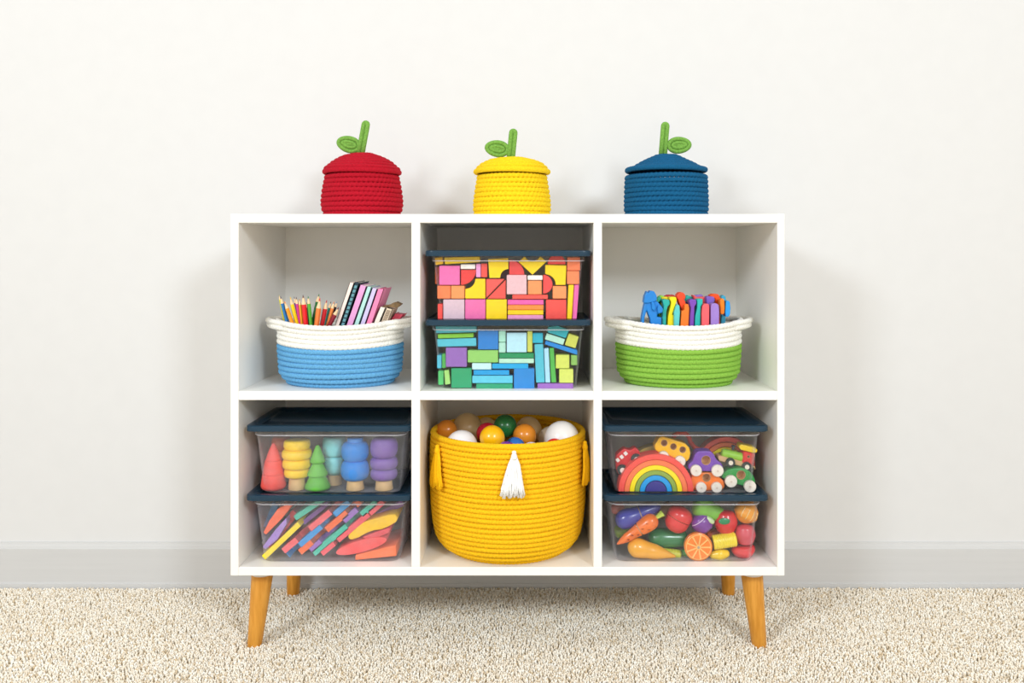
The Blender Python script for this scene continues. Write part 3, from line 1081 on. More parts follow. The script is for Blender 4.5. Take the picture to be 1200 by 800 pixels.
def hole(parent, x, y, r, Y, body='body', depth=.018):
    """a window bored into the wooden body, lined with bare wood"""
    c = P(x, y, Y)
    R = r * MP(Y)
    o = [k for k in parent.children if k.name.split('.')[0] == body][0]
    cut = link('cutter', bm_revolve((c.x, Y - .01, c.z), (c.x, Y + depth, c.z), [(0, R), (1, R)], 28), o.data.materials[0], parent)
    md = o.modifiers.new('bore', 'BOOLEAN')
    md.operation = 'DIFFERENCE'; md.solver = 'EXACT'; md.object = cut
    bpy.context.view_layer.update()
    me = bpy.data.meshes.new_from_object(o.evaluated_get(bpy.context.evaluated_depsgraph_get()))
    o.modifiers.remove(md)
    o.data = me
    bpy.data.objects.remove(cut)
    # lining: a thin open cup, rim flush with the face
    w = .0006
    n = 28
    bm = bmesh.new()
    rings = []
    for rr, yy in ((R - .0001, Y), (R - .0001, Y + depth - .0002), (R - w, Y + depth - .0008), (R - w, Y)):
        rings.append([bm.verts.new((c.x + rr * math.cos(2 * math.pi * k / n), yy, c.z + rr * math.sin(2 * math.pi * k / n))) for k in range(n)])
    for a, b in ((0, 1), (2, 3), (3, 0)):
        for k in range(n):
            bm.faces.new((rings[a][k], rings[a][(k + 1) % n], rings[b][(k + 1) % n], rings[b][k]))
    bm.faces.new(rings[1]); bm.faces.new(rings[2])
    fix(bm)
    link('window', bm, mat('#d9a878', .6, .05), parent, True, angle=40)


def wheel(parent, x, y, r, Y, rim='#efe6da', hub=None, th=.009):
    c = P(x, y, Y)
    R = r * MP(Y)
    o = link('wheel', bm_revolve((c.x, Y - th, c.z), (c.x, Y, c.z), [(0, R * .9), (.12, R), (.9, R), (1, R * .95)], 28), mat(rim, .5, .05, .1, 90.), parent, True, angle=40)
    h = hub or '#d9cabc'
    link('hub', bm_revolve((c.x, Y - th - .0012, c.z), (c.x, Y - th + .001, c.z), [(0, R * (.5 if hub else .18)), (1, R * (.5 if hub else .2))], 20), mat(h, .5, .05), o, True, angle=40)


def vehicle(name, label, poly, hexc, Y, depth, cat='toy car', bev=.0022):
    c = pxc(poly)
    w = P(c[0], max(p[1] for p in poly), Y)
    t = thing(name, label, cat, (w.x, Y + depth / 2, w.z), GT)
    link('body', bm_prism(pxpoly(poly, Y), Y, depth, bev, 2), wood(hexc), t)
    return t


t = vehicle('toy_fire_truck', 'red wooden truck with three white windows leaning on the big rainbow',
            [(721.6, 538), (722.4, 532.6), (731, 525.4), (736.6, 527), (739, 527.4), (744.4, 524.2), (749.4, 528.2), (751, 536), (746, 542.4), (738, 546), (730, 553.6), (724.6, 556), (722.4, 551)], '#d82c34', .058, .024)
for x, y in ((724, 539), (728.6, 535.2), (733.2, 531.2)):
    poly = bar_poly((x - 1.5, y + 1.3), (x + 1.5, y - 1.3), 4.2)
    link('window', bm_prism(pxpoly(poly, .0572), .0572, .002, 0), mat('#f6f2ee', .5), t)
wheel(t, 745.4, 537, 6.1, .058, '#2a3638', '#eee4da')
wheel(t, 729, 549.6, 6.1, .058, '#2a3638', '#eee4da')

t = vehicle('toy_bus', 'yellow wooden bus with three round windows tipped on the big rainbow',
            [(768, 527.4), (767.2, 522), (772.4, 512.6), (776.6, 510.8), (803, 519.4), (808, 524.6), (809.4, 531), (808, 537), (805, 541), (800, 540), (772, 529.8)], '#fbbe14', .050, .030, 'toy bus')
for x, y in ((778.4, 519), (789.2, 523.2), (800, 526.8)):
    hole(t, x, y, 4.0, .050)
wheel(t, 777, 533.8, 6.2, .050)
wheel(t, 796.2, 539.6, 6.4, .050)

t = vehicle('toy_car', 'purple wooden car with one round window stacked on the orange car',
            [(807, 550), (806.4, 545), (812, 540), (814.4, 532.4), (818, 528.8), (826, 528.2), (833, 528.8), (836.6, 532), (839.6, 538.6), (846, 543.4), (847.8, 549), (846.6, 552.6), (830, 552.2), (812, 552)], '#7c4cb4', .046, .030)
hole(t, 827.4, 539.2, 5.6, .046)
wheel(t, 815, 550.2, 6.6, .046)
wheel(t, 840, 550.4, 7.0, .046)

t = vehicle('toy_car', 'orange wooden car with one round window under the purple car',
            [(809.6, 574), (809, 563), (811, 556), (815, 553.6), (836, 553.8), (842, 558), (848.6, 564), (850, 569.6), (847, 573.6), (838, 574.6), (826, 575)], '#f9802a', .046, .030)
hole(t, 828, 559.6, 5.0, .046)
wheel(t, 821, 570, 6.2, .046)
wheel(t, 839, 570, 6.2, .046)

t = vehicle('toy_car', 'green wooden car with one round window below the toy train',
            [(845.6, 559), (847.6, 554), (853, 550.4), (862, 548.6), (870, 548.4), (877, 551), (882.6, 556.4), (885.4, 563.6), (884.4, 569), (878, 571.6), (866, 568), (856, 565)], '#309848', .046, .030)
hole(t, 868.4, 556.4, 5.4, .046)
wheel(t, 855.8, 562.8, 7.0, .046)
wheel(t, 878, 568.8, 7.0, .046)

Yt = .060
w = P(862, 552, Yt)
t = thing('toy_train', 'wooden train engine with green boiler, red cab and yellow roof', 'toy train', (w.x, Yt + .012, w.z), GT)
link('chassis', bm_prism(pxpoly([(841, 536), (843, 533.4), (882, 544), (881.4, 549.4), (842.6, 540)], Yt), Yt, .024, .0014), wood('#dcb280'), t)
link('boiler', bm_revolve(P(845, 530.2, Yt + .010), P(871.4, 536.4, Yt + .010), [(0, .004), (.03, .0078), (.12, .0092), (.9, .0092), (1, .0085)], 24), wood('#96cc40'), t, True, angle=50)
link('chimney', bm_revolve(P(858.8, 527, Yt + .010), P(859.8, 521.6, Yt + .010), [(0, .0028), (.6, .0028), (.65, .0042), (1, .0042)], 14), wood('#26323c'), t, True, angle=50)
link('cab', bm_prism(pxpoly([(871.6, 528.6), (885, 532), (882, 546), (869.4, 542.6)], Yt), Yt, .022, .0014), wood('#e23c34'), t)
hole(t, 877.4, 535, 1.8, Yt, 'cab', .012)
link('roof', bm_prism(pxpoly([(866, 523.4), (868, 520.4), (884, 524), (888, 527), (887, 530.4), (883, 530.8), (868, 527)], Yt - .002), Yt - .002, .027, .0018, 2), wood('#fbd41a'), t)
wheel(t, 855.4, 541.2, 5.4, Yt, '#26302f', '#ece0d0', .007)
wheel(t, 874.4, 546, 5.4, Yt, '#26302f', '#ece0d0', .007)
link('coupling', bm_tube([P(881, 547.4, Yt + .010), P(884, 546.4, Yt + .010), P(884.4, 549.4, Yt + .010)], .0016, 8), wood('#dcb280'), t, True)

# ------------------------------------------------------------------ toy fruit and vegetables
GV = 'wooden fruit and vegetables in the clear box'


def gloss(hexc):
    return mat(hexc, .28, .05, .03, 40., .5, coat=.35)


def veg_rev(name, label, cat, a, b, prof, hexc, Y, slit=None, n=28):
    """revolved body between two pixels; prof in (t, px)"""
    A, B = P(*a, Y), P(*b, Y)
    m = MP(Y)
    lo = min(A.z, B.z) - max(r for _, r in prof) * m
    t = thing(name, label, cat, ((A.x + B.x) / 2, Y, lo), GV)
    if slit is None:
        link('body', bm_revolve(A, B, [(q, r * m) for q, r in prof], n), gloss(hexc), t, True)
        return t
    # two halves with a dark cut between them
    def rad(s):
        for (t0, r0), (t1, r1) in zip(prof, prof[1:]):
            if t0 <= s <= t1:
                return r0 + (r1 - r0) * (s - t0) / max(t1 - t0, 1e-6)
        return 0
    g = .012
    h1 = [(q, r * m) for q, r in prof if q < slit - g] + [(slit - g, rad(slit - g) * m)]
    h2 = [(slit + g, rad(slit + g) * m)] + [(q, r * m) for q, r in prof if q > slit + g]
    link('half', bm_revolve(A, B, h1, n), gloss(hexc), t, True, angle=50)
    link('half', bm_revolve(A, B, h2, n), gloss(hexc), t, True, angle=50)
    link('fastener', bm_revolve(A, B, [(slit - g, rad(slit) * m * .82), (slit + g, rad(slit) * m * .82)], n), mat('#e2c394', .7), t, True, angle=50)
    return t


def roundprof(pts, n=30):
    """smooth (t, r) curve with round ends through given points (Catmull-Rom)"""
    out = []
    for i in range(n + 1):
        s = i / n
        s = .5 - .5 * math.cos(math.pi * s)
        for k in range(len(pts) - 1):
            if pts[k][0] <= s <= pts[k + 1][0] + 1e-9:
                u = (s - pts[k][0]) / (pts[k + 1][0] - pts[k][0])
                u = u * u * (3 - 2 * u)
                r = pts[k][1] + (pts[k + 1][1] - pts[k][1]) * u
                break
        cap = min(1, math.sqrt(max(0, 1 - (1 - min(s / .14, 1)) ** 2)), math.sqrt(max(0, 1 - (1 - min((1 - s) / .14, 1)) ** 2)))
        out.append((s, max(r * cap, 0 if i in (0, n) else 1e-4)))
    out[0] = (0, 0); out[-1] = (1, 0)
    return out


veg_rev('toy_eggplant', 'indigo wooden eggplant cut in two halves above the carrot', 'toy vegetable', (721.6, 612.4), (774, 592.5), roundprof([(0, 9.5), (.25, 11.6), (.55, 9.2), (1, 5)]), '#4448a6', .066, .55)
t = veg_rev('toy_carrot', 'orange wooden carrot with a pale green top and scored lines', 'toy vegetable', (722.8, 637.6), (770, 606), roundprof([(0, 2.2), (.3, 5.6), (.8, 9.6), (1, 8.6)]), '#f57a30', .048, .56)
A, B = P(768.5, 607, .048), P(777, 601, .048)
link('leaf_top', bm_revolve(A, B, [(0, .004), (.3, .0042), (.95, .0066), (1, .006)], 6), gloss('#c6da58'), t)
for x, y in ((735.6, 630), (740, 624.6), (747, 624), (752, 617), (757, 611), (763, 612.6), (759, 618)):
    k = P(x, y, .048)
    link('score_mark', bm_box((k.x - .0022, .0325, k.z - .0006), (k.x + .0022, .040, k.z + .0006)), gloss('#a8481c'), t)
veg_rev('toy_cucumber_piece', 'olive green wooden vegetable end behind the carrot tip', 'toy vegetable', (720, 624), (744, 618), roundprof([(0, 7), (.5, 8), (1, 6)]), '#7f9c3a', .092)
t = veg_rev('toy_apple', 'red wooden apple cut in two by a slanting slit', 'toy fruit', (801.6, 594.2), (787.6, 622.4), roundprof([(0, 11), (.3, 15), (.65, 14.2), (1, 9)]), '#e23a3c', .060, .46)
A, B = P(787.6, 621.4, .060), P(785.6, 625.6, .060)
t = veg_rev('toy_pepper', 'dark green wooden pepper lying behind the orange slice', 'toy vegetable', (759, 630), (806, 630.4), roundprof([(0, 8), (.35, 11.4), (.7, 10.6), (1, 9)]), '#347f4e', .076)
veg_rev('toy_pear', 'golden wooden pear lying on the box floor with its tip toward the orange slice', 'toy fruit', (735.6, 639), (792, 652), roundprof([(0, 9), (.2, 11.4), (.5, 9.2), (1, 2.6)]), '#f2ae34', .049)


def corn(a, b, r, hexc, label, Y, n=9):
    A, B = P(*a, Y), P(*b, Y)
    m = MP(Y)
    t = thing('toy_corn', label, 'toy vegetable', ((A.x + B.x) / 2, Y, min(A.z, B.z) - r * m), GV)
    prof = [(0, 0), (0, r * m * .9)]
    for i in range(n):
        q0 = .02 + .96 * i / n
        prof += [(q0 + .012, r * m * .94), (q0 + .03, r * m), (q0 + .96 / n - .03, r * m), (q0 + .96 / n - .012, r * m * .94)]
    prof += [(1, r * m * .9), (1, 0)]
    link('kernels', bm_revolve(A, B, prof[1:-1], 26), gloss(hexc), t, True, angle=60)


corn((777, 647.4), (797.4, 649.6), 5.6, '#c9cc3a', 'yellow-green ridged corn piece beside the golden pear tip', .062, 6)
corn((835.4, 635.4), (862, 631.4), 8.6, '#f6de34', 'bright yellow ridged corn piece beside the orange slice', .046, 10)
veg_rev('toy_bean', 'small green wooden vegetable behind the orange slice', 'toy vegetable', (795, 650), (812, 646), roundprof([(0, 4), (.5, 5), (1, 4)]), '#5fb04a', .070)
veg_rev('toy_mushroom', 'tan wooden piece behind the eggplant and the red apple', 'toy vegetable', (771, 604), (788, 592), roundprof([(0, 6), (.5, 8), (1, 7)]), '#b98a62', .105)
veg_rev('toy_radish', 'pink wooden piece in the corner behind the eggplant', 'toy vegetable', (716, 597), (732, 594), roundprof([(0, 5), (.5, 7), (1, 5)]), '#e88a80', .110)
t = veg_rev('toy_pear', 'bright green wooden pear hanging above the purple onion', 'toy fruit', (813, 588.6), (847.6, 605.6), roundprof([(0, 12), (.3, 13.4), (.62, 10.6), (1, 8.4)]), '#82c64a', .066)
veg_rev('toy_leek_end', 'pale green-white wooden vegetable end below the green pear', 'toy vegetable', (826.6, 606.4), (837, 612.4), roundprof([(0, 3), (.5, 3.6), (1, 2.4)]), '#cde6b0', .048)
t = veg_rev('toy_onion', 'purple wooden onion with a pale curved stripe', 'toy vegetable', (815.4, 603.6), (829.6, 622), roundprof([(0, 9.5), (.4, 12.6), (.75, 11.6), (1, 7)]), '#7c3f9e', .058)
m = MP(.058)
A, B = P(815.4, 603.6, .058), P(829.6, 622, .058)
ax = (B - A).normalized(); u = ax.cross(Vector((0, 1, 0))).normalized()
pts = []
for i in range(9):
    q = math.radians(-62 + 100 * i / 8)
    rr = 11.9 * m
    pts.append(A.lerp(B, .22) + (u * math.sin(q) - Vector((0, 1, 0)) * math.cos(q)) * rr)
link('stripe', bm_tube(pts, .0011, 6), gloss('#dcc4ea'), t, True)

t = veg_rev('toy_tomato', 'red wooden tomato with a dark green leaf beside the onion', 'toy vegetable', (850, 597.6), (850.6, 624.6), roundprof([(0, 10), (.5, 13.8), (1, 9.6)]), '#dc2c34', .060)
c = P(849.4, 610.6, .0365)
link('leaf', bm_ball((c.x - .001, .0365, c.z), .0112, 1, .22, .58, 20), gloss('#1f8a58'), t, True)
t = veg_rev('toy_onion', 'orange wooden onion with pale stripes under the lid', 'toy vegetable', (881.4, 586.6), (868.6, 611.6), roundprof([(0, 4), (.35, 13), (.6, 14.4), (1, 7)]), '#f2a236', .058)
m = MP(.058)
A, B = P(881.4, 586.6, .058), P(868.6, 611.6, .058)
ax = (B - A).normalized(); u = ax.cross(Vector((0, 1, 0))).normalized()
for q in (-34, -8, 18, 42):
    pts = []
    for i in range(8):
        s = .30 + .45 * i / 7
        rr = (14.3 - 3.2 * ((s - .52) / .3) ** 2) * m
        pts.append(A.lerp(B, s) + (u * math.sin(math.radians(q)) - Vector((0, 1, 0)) * math.cos(math.radians(q))) * rr)
    link('stripe', bm_tube(pts, .0008, 6), gloss('#fbdc9c'), t, True)
t = veg_rev('toy_peach', 'rosy pink wooden peach under the orange onion', 'toy fruit', (873, 614.4), (873.4, 638), roundprof([(0, 9.4), (.5, 12), (1, 8.8)]), '#d4505e', .056)
veg_rev('toy_tomato_slice', 'red wooden tomato half lying on the box floor under the peach', 'toy vegetable', (870.4, 639), (871.4, 653.4), [(0, 0), (0, 12), (.08, 13.6), (.14, 13), (.22, 14.2), (.45, 13.4), (.75, 10.4), (.93, 6), (1, 0)], '#e04044', .058)
veg_rev('toy_lemon', 'yellow wooden lemon lying under the bright corn piece', 'toy fruit', (831, 650.6), (855, 648), roundprof([(0, 3.6), (.5, 7), (1, 4)]), '#f2cc18', .050)
veg_rev('toy_pepper', 'orange-red wooden pepper showing between onion and corn', 'toy vegetable', (828, 628), (846, 623), roundprof([(0, 5), (.5, 6), (1, 5)]), '#ec6a34', .082)

# the orange slice: disc with nine segments
Yo = .036
c = P(818.6, 641, Yo)
m = MP(Yo)
t = thing('toy_orange_slice', 'round orange slice with pale segment lines facing outward', 'toy fruit', (c.x, Yo, c.z - 16.4 * m), GV)
link('rind', bm_revolve((c.x, Yo, c.z), (c.x, Yo + .012, c.z), [(0, 15.4 * m), (.1, 16.4 * m), (.9, 16.4 * m), (1, 15.6 * m)], 40), gloss('#f58a26'), t, True, angle=40)
link('pith', bm_revolve((c.x, Yo - .0006, c.z), (c.x, Yo + .002, c.z), [(0, 14.6 * m), (1, 14.8 * m)], 40), gloss('#fbc878'), t, True, angle=40)
for i in range(9):
    a0, a1 = 40 * i + 4, 40 * i + 36
    mid = math.radians(40 * i + 20)
    ox, oz = math.cos(mid) * 2.2 * m, math.sin(mid) * 2.2 * m
    pts = [(c.x + ox, c.z + oz)]
    for k in range(6):
        q = math.radians(a0 + (a1 - a0) * k / 5)
        pts.append((c.x + math.cos(q) * 13.8 * m, c.z + math.sin(q) * 13.8 * m))
    link('segment', bm_prism(pts, Yo - .0016, .003, .0004), gloss('#f6842a'), t)
link('core', bm_revolve((c.x, Yo - .0020, c.z), (c.x, Yo + .002, c.z), [(0, 1.5 * m), (1, 1.6 * m)], 14), mat('#b9a890', .6), t, True, angle=40)

# ------------------------------------------------------------------ balls in the yellow basket
balls = [
    (523.4, 504, 12.2, .165, '#f0922e', 'orange plastic ball against the basket rim beside a cream ball'),
    (547.6, 501.4, 17.6, .225, '#fbdca6', 'large cream ball behind the white ball and the orange one'),
    (541, 523, 19, .062, '#f4f2f4', 'large white ball beside the yellow ball'),
    (571, 508, 13, .118, '#b0152c', 'dark red ball mostly hidden behind the yellow ball'),
    (576.8, 513, 14.7, .055, '#ffbe0c', 'yellow ball in front of the dark red ball'),
    (592, 499.2, 13.7, .150, '#23743c', 'green ball behind the yellow ball'),
    (570, 502, 13, .240, '#fad8a0', 'cream ball glimpsed between the green ball and the larger cream one'),
    (619.4, 503.6, 15.6, .225, '#fbdca6', 'cream ball behind the orange ball, beside the green ball'),
    (614.8, 510.2, 13.7, .125, '#ee942c', 'orange ball between the green ball and the large white ball'),
    (603.4, 524.4, 12.3, .078, '#2c74cc', 'blue ball peeping over the rim beside a purple ball'),
    (593.6, 528.6, 11.6, .030, '#7434a4', 'purple ball peeping over the rim beside the blue ball'),
    (622.6, 529.6, 11.8, .038, '#eeeaf4', 'small white ball peeping over the rim beside the blue ball'),
    (645.4, 514.6, 15.2, .170, '#f6e6cc', 'cream ball half hidden behind the large white ball'),
    (658.4, 513.6, 20.4, .092, '#f3f1ef', 'large white ball standing highest above the rim'),
    (650, 525.4, 11.8, .042, '#e62a1c', 'red ball peeping over the rim under the large white ball'),
]
for x, y, r, Y, hexc, lab in balls:
    c = P(x, y, Y)
    R_ = r * MP(Y)
    t = thing('plastic_ball', lab, 'ball', (c.x, c.y, c.z - R_), 'plastic balls in the yellow basket')
    link('shell', bm_ball(c, R_, n=40), mat(hexc, .22, .015, 0., 30., .55), t, True)
    bm = bmesh.new()
    tilt = Matrix.Rotation(random.uniform(.2, 1.2), 3, 'X') @ Matrix.Rotation(random.uniform(0, 3), 3, 'Y')
    pts = [c + tilt @ Vector((math.cos(q) * R_ * .9992, math.sin(q) * R_ * .9992, 0)) for q in [2 * math.pi * i / 40 for i in range(40)]]
    link('seam', bm_tube(pts, .00022, 5, closed=True), mat(hexc, .3, .015, 0., 30., .5), t, True)

# ------------------------------------------------------------------ pencils
pencils = [
    ((327, 345.4), (333.6, 378), 1.3, '#d6cf22', '#b8b01a', 'thin yellow-green pencil leaning outermost beside the blue one'),
    ((328.6, 347), (337, 379), 2.1, '#1672b8', '#1c2a5c', 'blue pencil between the yellow-green and orange ones'),
    ((333.4, 352.6), (343, 380), 2.2, '#f59a18', '#ee8a10', 'orange pencil beside the blue one'),
    ((340, 347.6), (348, 380), 2.2, '#ffd806', '#f2c400', 'bright yellow pencil beside the orange one'),
    ((344.6, 347.4), (351.6, 379), 1.8, '#6b3b94', '#3c1f5c', 'violet pencil behind the magenta one'),
    ((347, 347.6), (351.8, 380), 2.0, '#d62f90', '#4a1836', 'magenta pencil beside the bright yellow one'),
    ((350.8, 350), (354, 380), 1.7, '#f7a81a', '#d88a10', 'golden pencil between magenta and red ones'),
    ((355, 345), (358.2, 380), 2.8, '#e81a28', '#5a2222', 'thick red pencil with a dark tip'),
    ((359.4, 354), (362, 380), 1.5, '#196638', '#12482a', 'thin dark green pencil behind the light green one'),
    ((361, 346.6), (364.2, 380), 2.2, '#5ab43a', '#1d7a3c', 'light green pencil with a green tip'),
    ((374, 344), (366.4, 380), 2.3, '#0f6c30', '#2c6a34', 'dark green pencil leaning over the thick orange one'),
    ((375, 348.6), (371, 381), 3.0, '#f5823c', '#d83a2a', 'thick orange pencil with a red tip'),
    ((383, 351), (377.2, 381), 2.6, '#d61a2a', '#b01a26', 'crimson pencil beside the thick orange one'),
    ((388, 352.8), (381.4, 380), 1.9, '#38897e', '#1c2c30', 'teal pencil with a black tip'),
    ((391.6, 353), (384, 380), 2.0, '#ee883a', '#d8702a', 'pale orange pencil behind the maroon one'),
    ((395, 353), (386.6, 380), 1.6, '#2a1620', '#3468a8', 'black pencil with a blue tip'),
    ((397.4, 359.4), (385.4, 382), 2.5, '#8c1228', '#7a1024', 'maroon pencil leaning against the books'),
]
zfloor = ZM1 + .014
PY = [.075, .058, .050, .060, .085, .064, .058, .050, .078, .056, .068, .046, .058, .076, .066, .086, .052]
for (tip, low, r, hexc, leadhex, lab), Y in zip(pencils, PY):
    A, B = P(*tip, Y), P(*low, Y)
    m = MP(Y)
    r *= m
    d = (B - A).normalized()
    end = A + d * ((A.z - zfloor) / -d.z)
    Ln = (end - A).length
    cone = r * 4.2
    t = thing('colouring_pencil', lab, 'pencil', end, 'colouring pencils in the blue and white basket')
    link('barrel', bm_revolve(A + d * cone, end, [(0, r), (1, r)], 6), mat(hexc, .35, .02, 0, 60., .5), t)
    link('wood_tip', bm_revolve(A + d * cone * .32, A + d * cone, [(0, r * .34), (.9, r * .95), (1, r * .99)], 14), mat('#f0cfa4', .7, .06), t, True, angle=50)
    link('lead', bm_revolve(A, A + d * cone * .34, [(0, 0), (.1, r * .10), (1, r * .36)], 12), mat(leadhex, .5, .03), t, True, angle=60)


# ------------------------------------------------------------------ books
def book(bl, br, tr, tl, hexc, label, Y, depth, zlow, pages='#f4efe6', deco=None):
    """the four corners of the visible spine; it runs on down into the basket"""
    a, b, c, d = [P(x, y, Y) for x, y in (tl, tr, br, bl)]
    up = ((a - d) + (b - c)).normalized()
    ln = max(0, (min(c.z, d.z) - zlow)) / up.z
    c2, d2 = c - up * ln, d - up * ln
    across = (b - a).normalized()
    t = thing('book', label, 'book', ((c2 + d2) / 2).to_tuple(), 'books in the blue and white basket')
    th = .0012
    w = (b - a).length
    # spine and two boards as one folded cover, page block inside
    bm = bmesh.new()
    def slab(p, q, r_, s, y0, y1):
        vs = [bm.verts.new((v.x, y0, v.z)) for v in (p, q, r_, s)] + [bm.verts.new((v.x, y1, v.z)) for v in (p, q, r_, s)]
        for f in ((0, 1, 2, 3), (4, 5, 6, 7), (0, 1, 5, 4), (1, 2, 6, 5), (2, 3, 7, 6), (3, 0, 4, 7)):
            bm.faces.new([vs[i] for i in f])
    slab(a, b, c2, d2, Y, Y + th)
    slab(a, a + across * th, d2 + across * th, d2, Y, Y + depth)
    slab(b - across * th, b, c2, c2 - across * th, Y, Y + depth)
    fix(bm)
    link('cover', bm, mat(hexc, .5, .04, .1, 70., .4), t)
    bm = bmesh.new()
    i0, i1 = across * (th * 1.05), up * .0015
    slab(a + i0 - i1, b - i0 - i1, c2 - i0 + i1, d2 + i0 + i1, Y + th, Y + depth - .002)
    fix(bm)
    link('page_block', bm, mat(pages, .8, .05, .2, 200., .2, stretch=(1, .1, 1)), t)
    if deco:
        dhex, k0, k1, n = deco
        L_ = (a - d).length + ln
        for i in range(n):
            q0 = .03 + .60 * i / n
            q1 = q0 + .42 / n
            s0, s1 = k0 * w, k1 * w
            bm = bmesh.new()
            ofs = Vector((0, -.0004, 0))
            p = [a + across * s0 - up * L_ * q0, a + across * s1 - up * L_ * q0, a + across * s1 - up * L_ * q1, a + across * s0 - up * L_ * q1]
            slab(p[0], p[1], p[2], p[3], Y - .0004, Y + .0004)
            fix(bm)
            link('spine_print', bm, mat(dhex, .5, .05), t)
    return t


BZ = ZM1 + .015
book((392.6, 381), (397.6, 381), (415, 331.6), (409.6, 330.8), '#f6e4dc', 'cream book leaning against the pencils, beside the navy book', .060, .100, BZ)
book((398.2, 381), (405, 381), (421.4, 331.4), (415.6, 330.6), '#15303f', 'navy book with a teal patterned spine', .058, .105, BZ, deco=('#5f9aa6', .22, .74, 14))
book((405.6, 381), (413.4, 381), (429.6, 335.4), (422, 333.6), '#e2a0d4', 'pink-lilac book beside the navy patterned book', .057, .105, BZ)
book((414, 381), (420.6, 381), (435.6, 336.4), (430.2, 335.6), '#b2e0da', 'mint book between pink-lilac and lavender books', .057, .100, BZ)
book((421.2, 381), (427.6, 381), (442, 338.4), (436.2, 337), '#cdc4ea', 'lavender book beside the mint book', .057, .100, BZ)
book((428.2, 381), (435, 381), (450, 338.6), (442.6, 338.4), '#f486b4', 'bright pink book, last of the tall leaning books', .056, .100, BZ, pages='#e48a9c')
book((436, 382), (443, 382), (451.8, 360.4), (445.4, 359.4), '#f0e8da', 'short off-white book leaning on the bright pink book', .060, .080, BZ + .02)
book((443.8, 382), (452.8, 382), (460, 362.4), (452.6, 360.6), '#d8c6ae', 'short beige book with small dark print on its spine', .062, .080, BZ + .03, deco=('#8a7862', .2, .8, 22))
book((453.6, 381), (462.6, 381), (473, 368.6), (462.6, 367.4), '#e4506c', 'small rose red book, shortest in the basket', .085, .055, BZ + .075, pages='#e0889a')
c = P(460, 358.4, .075)
bm = bm_prism(pxpoly([(448, 358.4), (456, 357.2), (460, 355), (464, 353.8), (470, 356.6), (465, 360.6), (460, 360.4), (455, 359.4), (449, 360)], .070), .070, .030, .0006)
tag(link('ribbon_bow', bm, mat('#7c6444', .8, .15, .4, 200.)), 'brown ribbon lying across the tops of the short books', 'ribbon')

# ------------------------------------------------------------------ toy figures in the green basket
GF = 'painted toy figures in the lime green basket'


def figure(poly, hexc, label, Y, depth=.028, bev=.0022):
    return tag(link('toy_figure', bm_prism(pxpoly(poly, Y), Y, depth, bev, 2), wood(hexc)), label, 'toy', GF)


LOWY = 392
t = thing('toy_dog', 'big blue toy animal with pricked ears and a snout, leaning on the rim', 'toy', P(764, LOWY, .05), GF)
link('body', bm_prism(pxpoly([(751, LOWY), (752.4, 371), (755, 358), (756, 354), (770, 352.4), (774.4, 357.6), (777, 361), (776.6, 366.6), (770.6, 368), (770, 371.4), (775.4, 371.6), (775, LOWY),
                              (764, LOWY), (762, 374), (758, 363.6), (755.4, 372), (754, LOWY)], .042), .042, .024, .0022, 2), wood('#1a80d2'), t)
link('head', bm_prism(pxpoly([(754.6, 355), (755.6, 347), (758.4, 341), (759.6, 343.6), (762.2, 340.6), (766.6, 341.2), (769.6, 346.4), (770, 351), (768, 353), (760, 355)], .038), .038, .026, .0026, 2), wood('#1a80d2'), t)
link('leg', bm_prism(pxpoly([(771, 357.6), (774, 357.6), (777, 361), (776.8, 366), (771.4, 367.6), (770.4, 362)], .036), .036, .014, .0020, 2), wood('#1a80d2'), t)
link('leg', bm_prism(pxpoly([(763.4, 353.6), (766.4, 353.6), (768.6, 360), (767.6, 365), (764, 362)], .037), .037, .010, .0016, 2), wood('#1a80d2'), t)

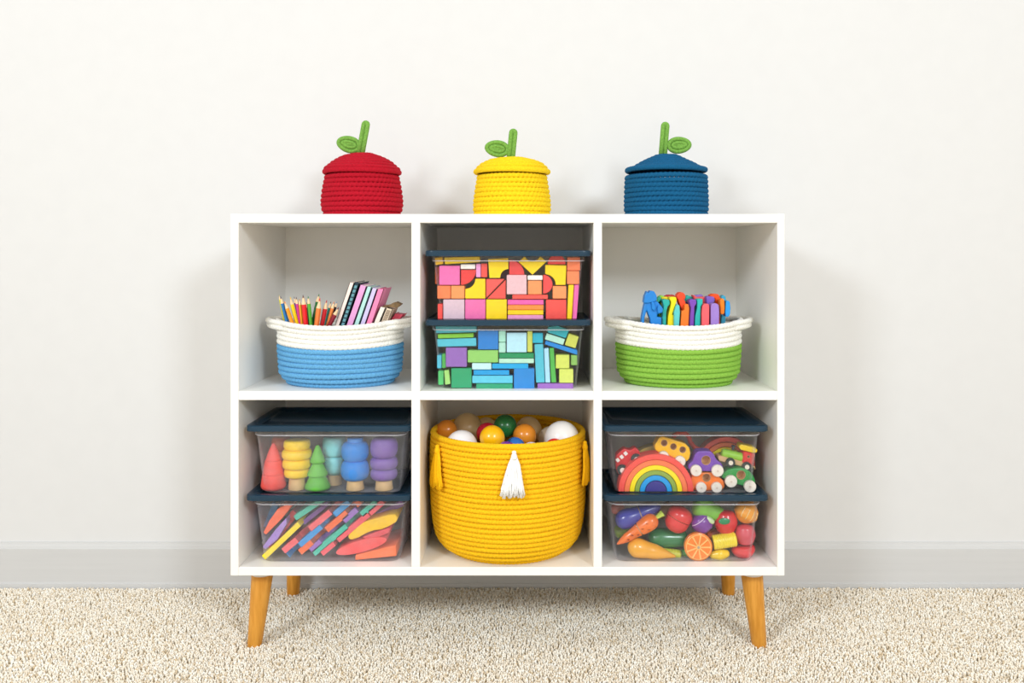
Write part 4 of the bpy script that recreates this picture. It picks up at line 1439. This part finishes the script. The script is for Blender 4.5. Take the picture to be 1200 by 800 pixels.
figs = [
    ([(770.4, 349), (774, 347), (775.6, 352), (774, 356), (771.6, 356), (771.6, LOWY), (775.4, LOWY), (775.4, 357)][:5] + [(773, 372), (770, 372)], '#3cba8c', 'green toy figure behind the blue animal', .075, .02),
    ([(772, 347.4), (775, 345.8), (779, 347), (779, LOWY), (774, LOWY)], '#8ccc48', 'lime toy figure behind the yellow ones', .100, .02),
    ([(775.4, 348.4), (782.6, 347.6), (783, 351), (782.6, LOWY), (776, LOWY)], '#f2e024', 'small yellow toy figure behind the teal one with a pale cheek', .088, .02),
    ([(776, 351.4), (779, 350.6), (784.8, 351.4), (785, 356.6), (782.4, 359.6), (781, 366), (780.4, LOWY), (775.8, LOWY), (776.4, 364), (778, 359)], '#23aea4', 'teal toy figure between the blue animal and the yellow one', .050, .026),
    ([(784, 349), (786.4, 347.8), (792.4, 348), (793.2, 352), (791, 359), (788, 368.6), (791.6, 370.4), (792, 374), (792, LOWY), (782, LOWY), (783, 371), (785.6, 360), (786.6, 354)], '#fadf0c', 'tall yellow toy figure with a foot turned out', .048, .026),
    ([(779, 347), (783, 345.6), (790, 345.4), (792, 348), (791, LOWY), (781, LOWY)], '#c22c2c', 'dark red toy figure behind the tall yellow one', .112, .02),
    ([(790, LOWY), (790, 366), (792, 358.6), (794, 356.6), (796.4, 358), (797, 366), (795.4, LOWY)], '#5cc8c6', 'pale teal rounded toy figure beside the tall yellow one', .040, .02),
    (arc(798.4, 347.4, 5.0, -50, 230, 14) + [(795.6, 354), (799, 363), (798.6, LOWY), (803.6, LOWY), (803, 360), (803.4, 353)], '#f0481e', 'orange-red toy figure with a round head rising above the rest', .055, .026),
    ([(796.8, LOWY), (798.8, 364.4), (802, 363.4), (802.6, 356.6), (806.6, 356), (807.8, 361), (806.4, LOWY)], '#fa7a20', 'orange stepped toy figure under the round orange-red head', .040, .024),
    ([(803.6, 348), (806, 345.8), (811.6, 348), (812, 352), (811, LOWY), (804, LOWY)], '#2cb6ac', 'teal toy figure behind the purple one', .105, .02),
    ([(803.4, 354.8), (808.6, 350.4), (810.4, 352.4), (806, 356.8)] + [(804, 380)], '#25318a', 'navy toy figure between orange and purple ones', .082, .02),
    ([(807.6, 352), (810, 350.4), (815.8, 351.2), (816.4, 355.6), (814, 359.4), (812.8, LOWY), (807.4, LOWY), (808.2, 370), (809.4, 361)], '#7a46b4', 'purple toy figure between orange and teal ones', .046, .026),
    ([(817, 350.4), (823.6, 350), (823.6, 355.6), (821.4, 359), (820.4, LOWY), (814, LOWY), (814.6, 371), (817, 361)], '#1fb8ae', 'teal toy figure beside the coral block-like one', .048, .026),
    ([(814, 346), (823.4, 345), (824, 348.2), (823, LOWY), (815, LOWY)], '#9676cc', 'lavender toy figure behind the teal one beside coral', .125, .02),
    ([(812, 345.6), (814.4, 346), (817, 348.6), (826.4, 347.6), (827.6, 354), (826, LOWY), (818, LOWY), (814, 352)], '#f0585c', 'coral toy figure behind the teal one beside purple', .092, .024),
    ([(822.4, LOWY), (822.4, 366), (823.4, 358), (825.6, 355.8), (830.6, 356), (831.4, 360), (831, LOWY)], '#f26068', 'coral rounded toy figure in front, beside the lavender one', .042, .026),
    ([(827.6, 348.4), (829.4, 347), (836.6, 347.6), (838, 351), (836.6, 354.6), (833, 355), (832, LOWY), (829.4, LOWY), (828, 354)], '#7c5cc0', 'violet toy figure behind the lavender one', .074, .024),
    ([(833, LOWY), (833, 360), (834, 355.6), (839.6, 355.2), (842.4, 357.4), (843, 366), (842.6, LOWY)], '#9c7ccc', 'lavender rounded toy figure in front, beside the coral one', .042, .026),
    ([(831.6, 346.2), (836, 344.2), (842, 344.6), (844.2, 349), (843.6, LOWY), (839, LOWY), (838, 350), (834, 348.6)], '#f6520e', 'orange-red arched toy figure behind the lavender one', .088, .024),
    ([(843.8, 351.6), (846, 349.4), (848.8, 350.4), (849.4, 360), (848.8, 367.4), (847, 368.4), (844.4, 368)], '#fb8212', 'orange oval toy figure beside the light blue one', .058, .022),
    ([(844.6, 348), (847.6, 345.4), (850.6, 347.6), (851, 352), (850, LOWY), (845, LOWY)], '#38a8cc', 'blue-green toy figure behind the orange oval one', .100, .02),
    ([(850.6, 353.4), (853, 351.8), (855.4, 353.6), (856.2, 361), (855.6, 368.6), (853.4, 371.4), (850.4, 371), (849.8, 366)], '#249ae8', 'light blue oval toy figure at the end of the row', .060, .024),
]
for poly, hexc, lab, Y, dep in figs:
    figure(poly, hexc, lab, Y, dep, .0016)
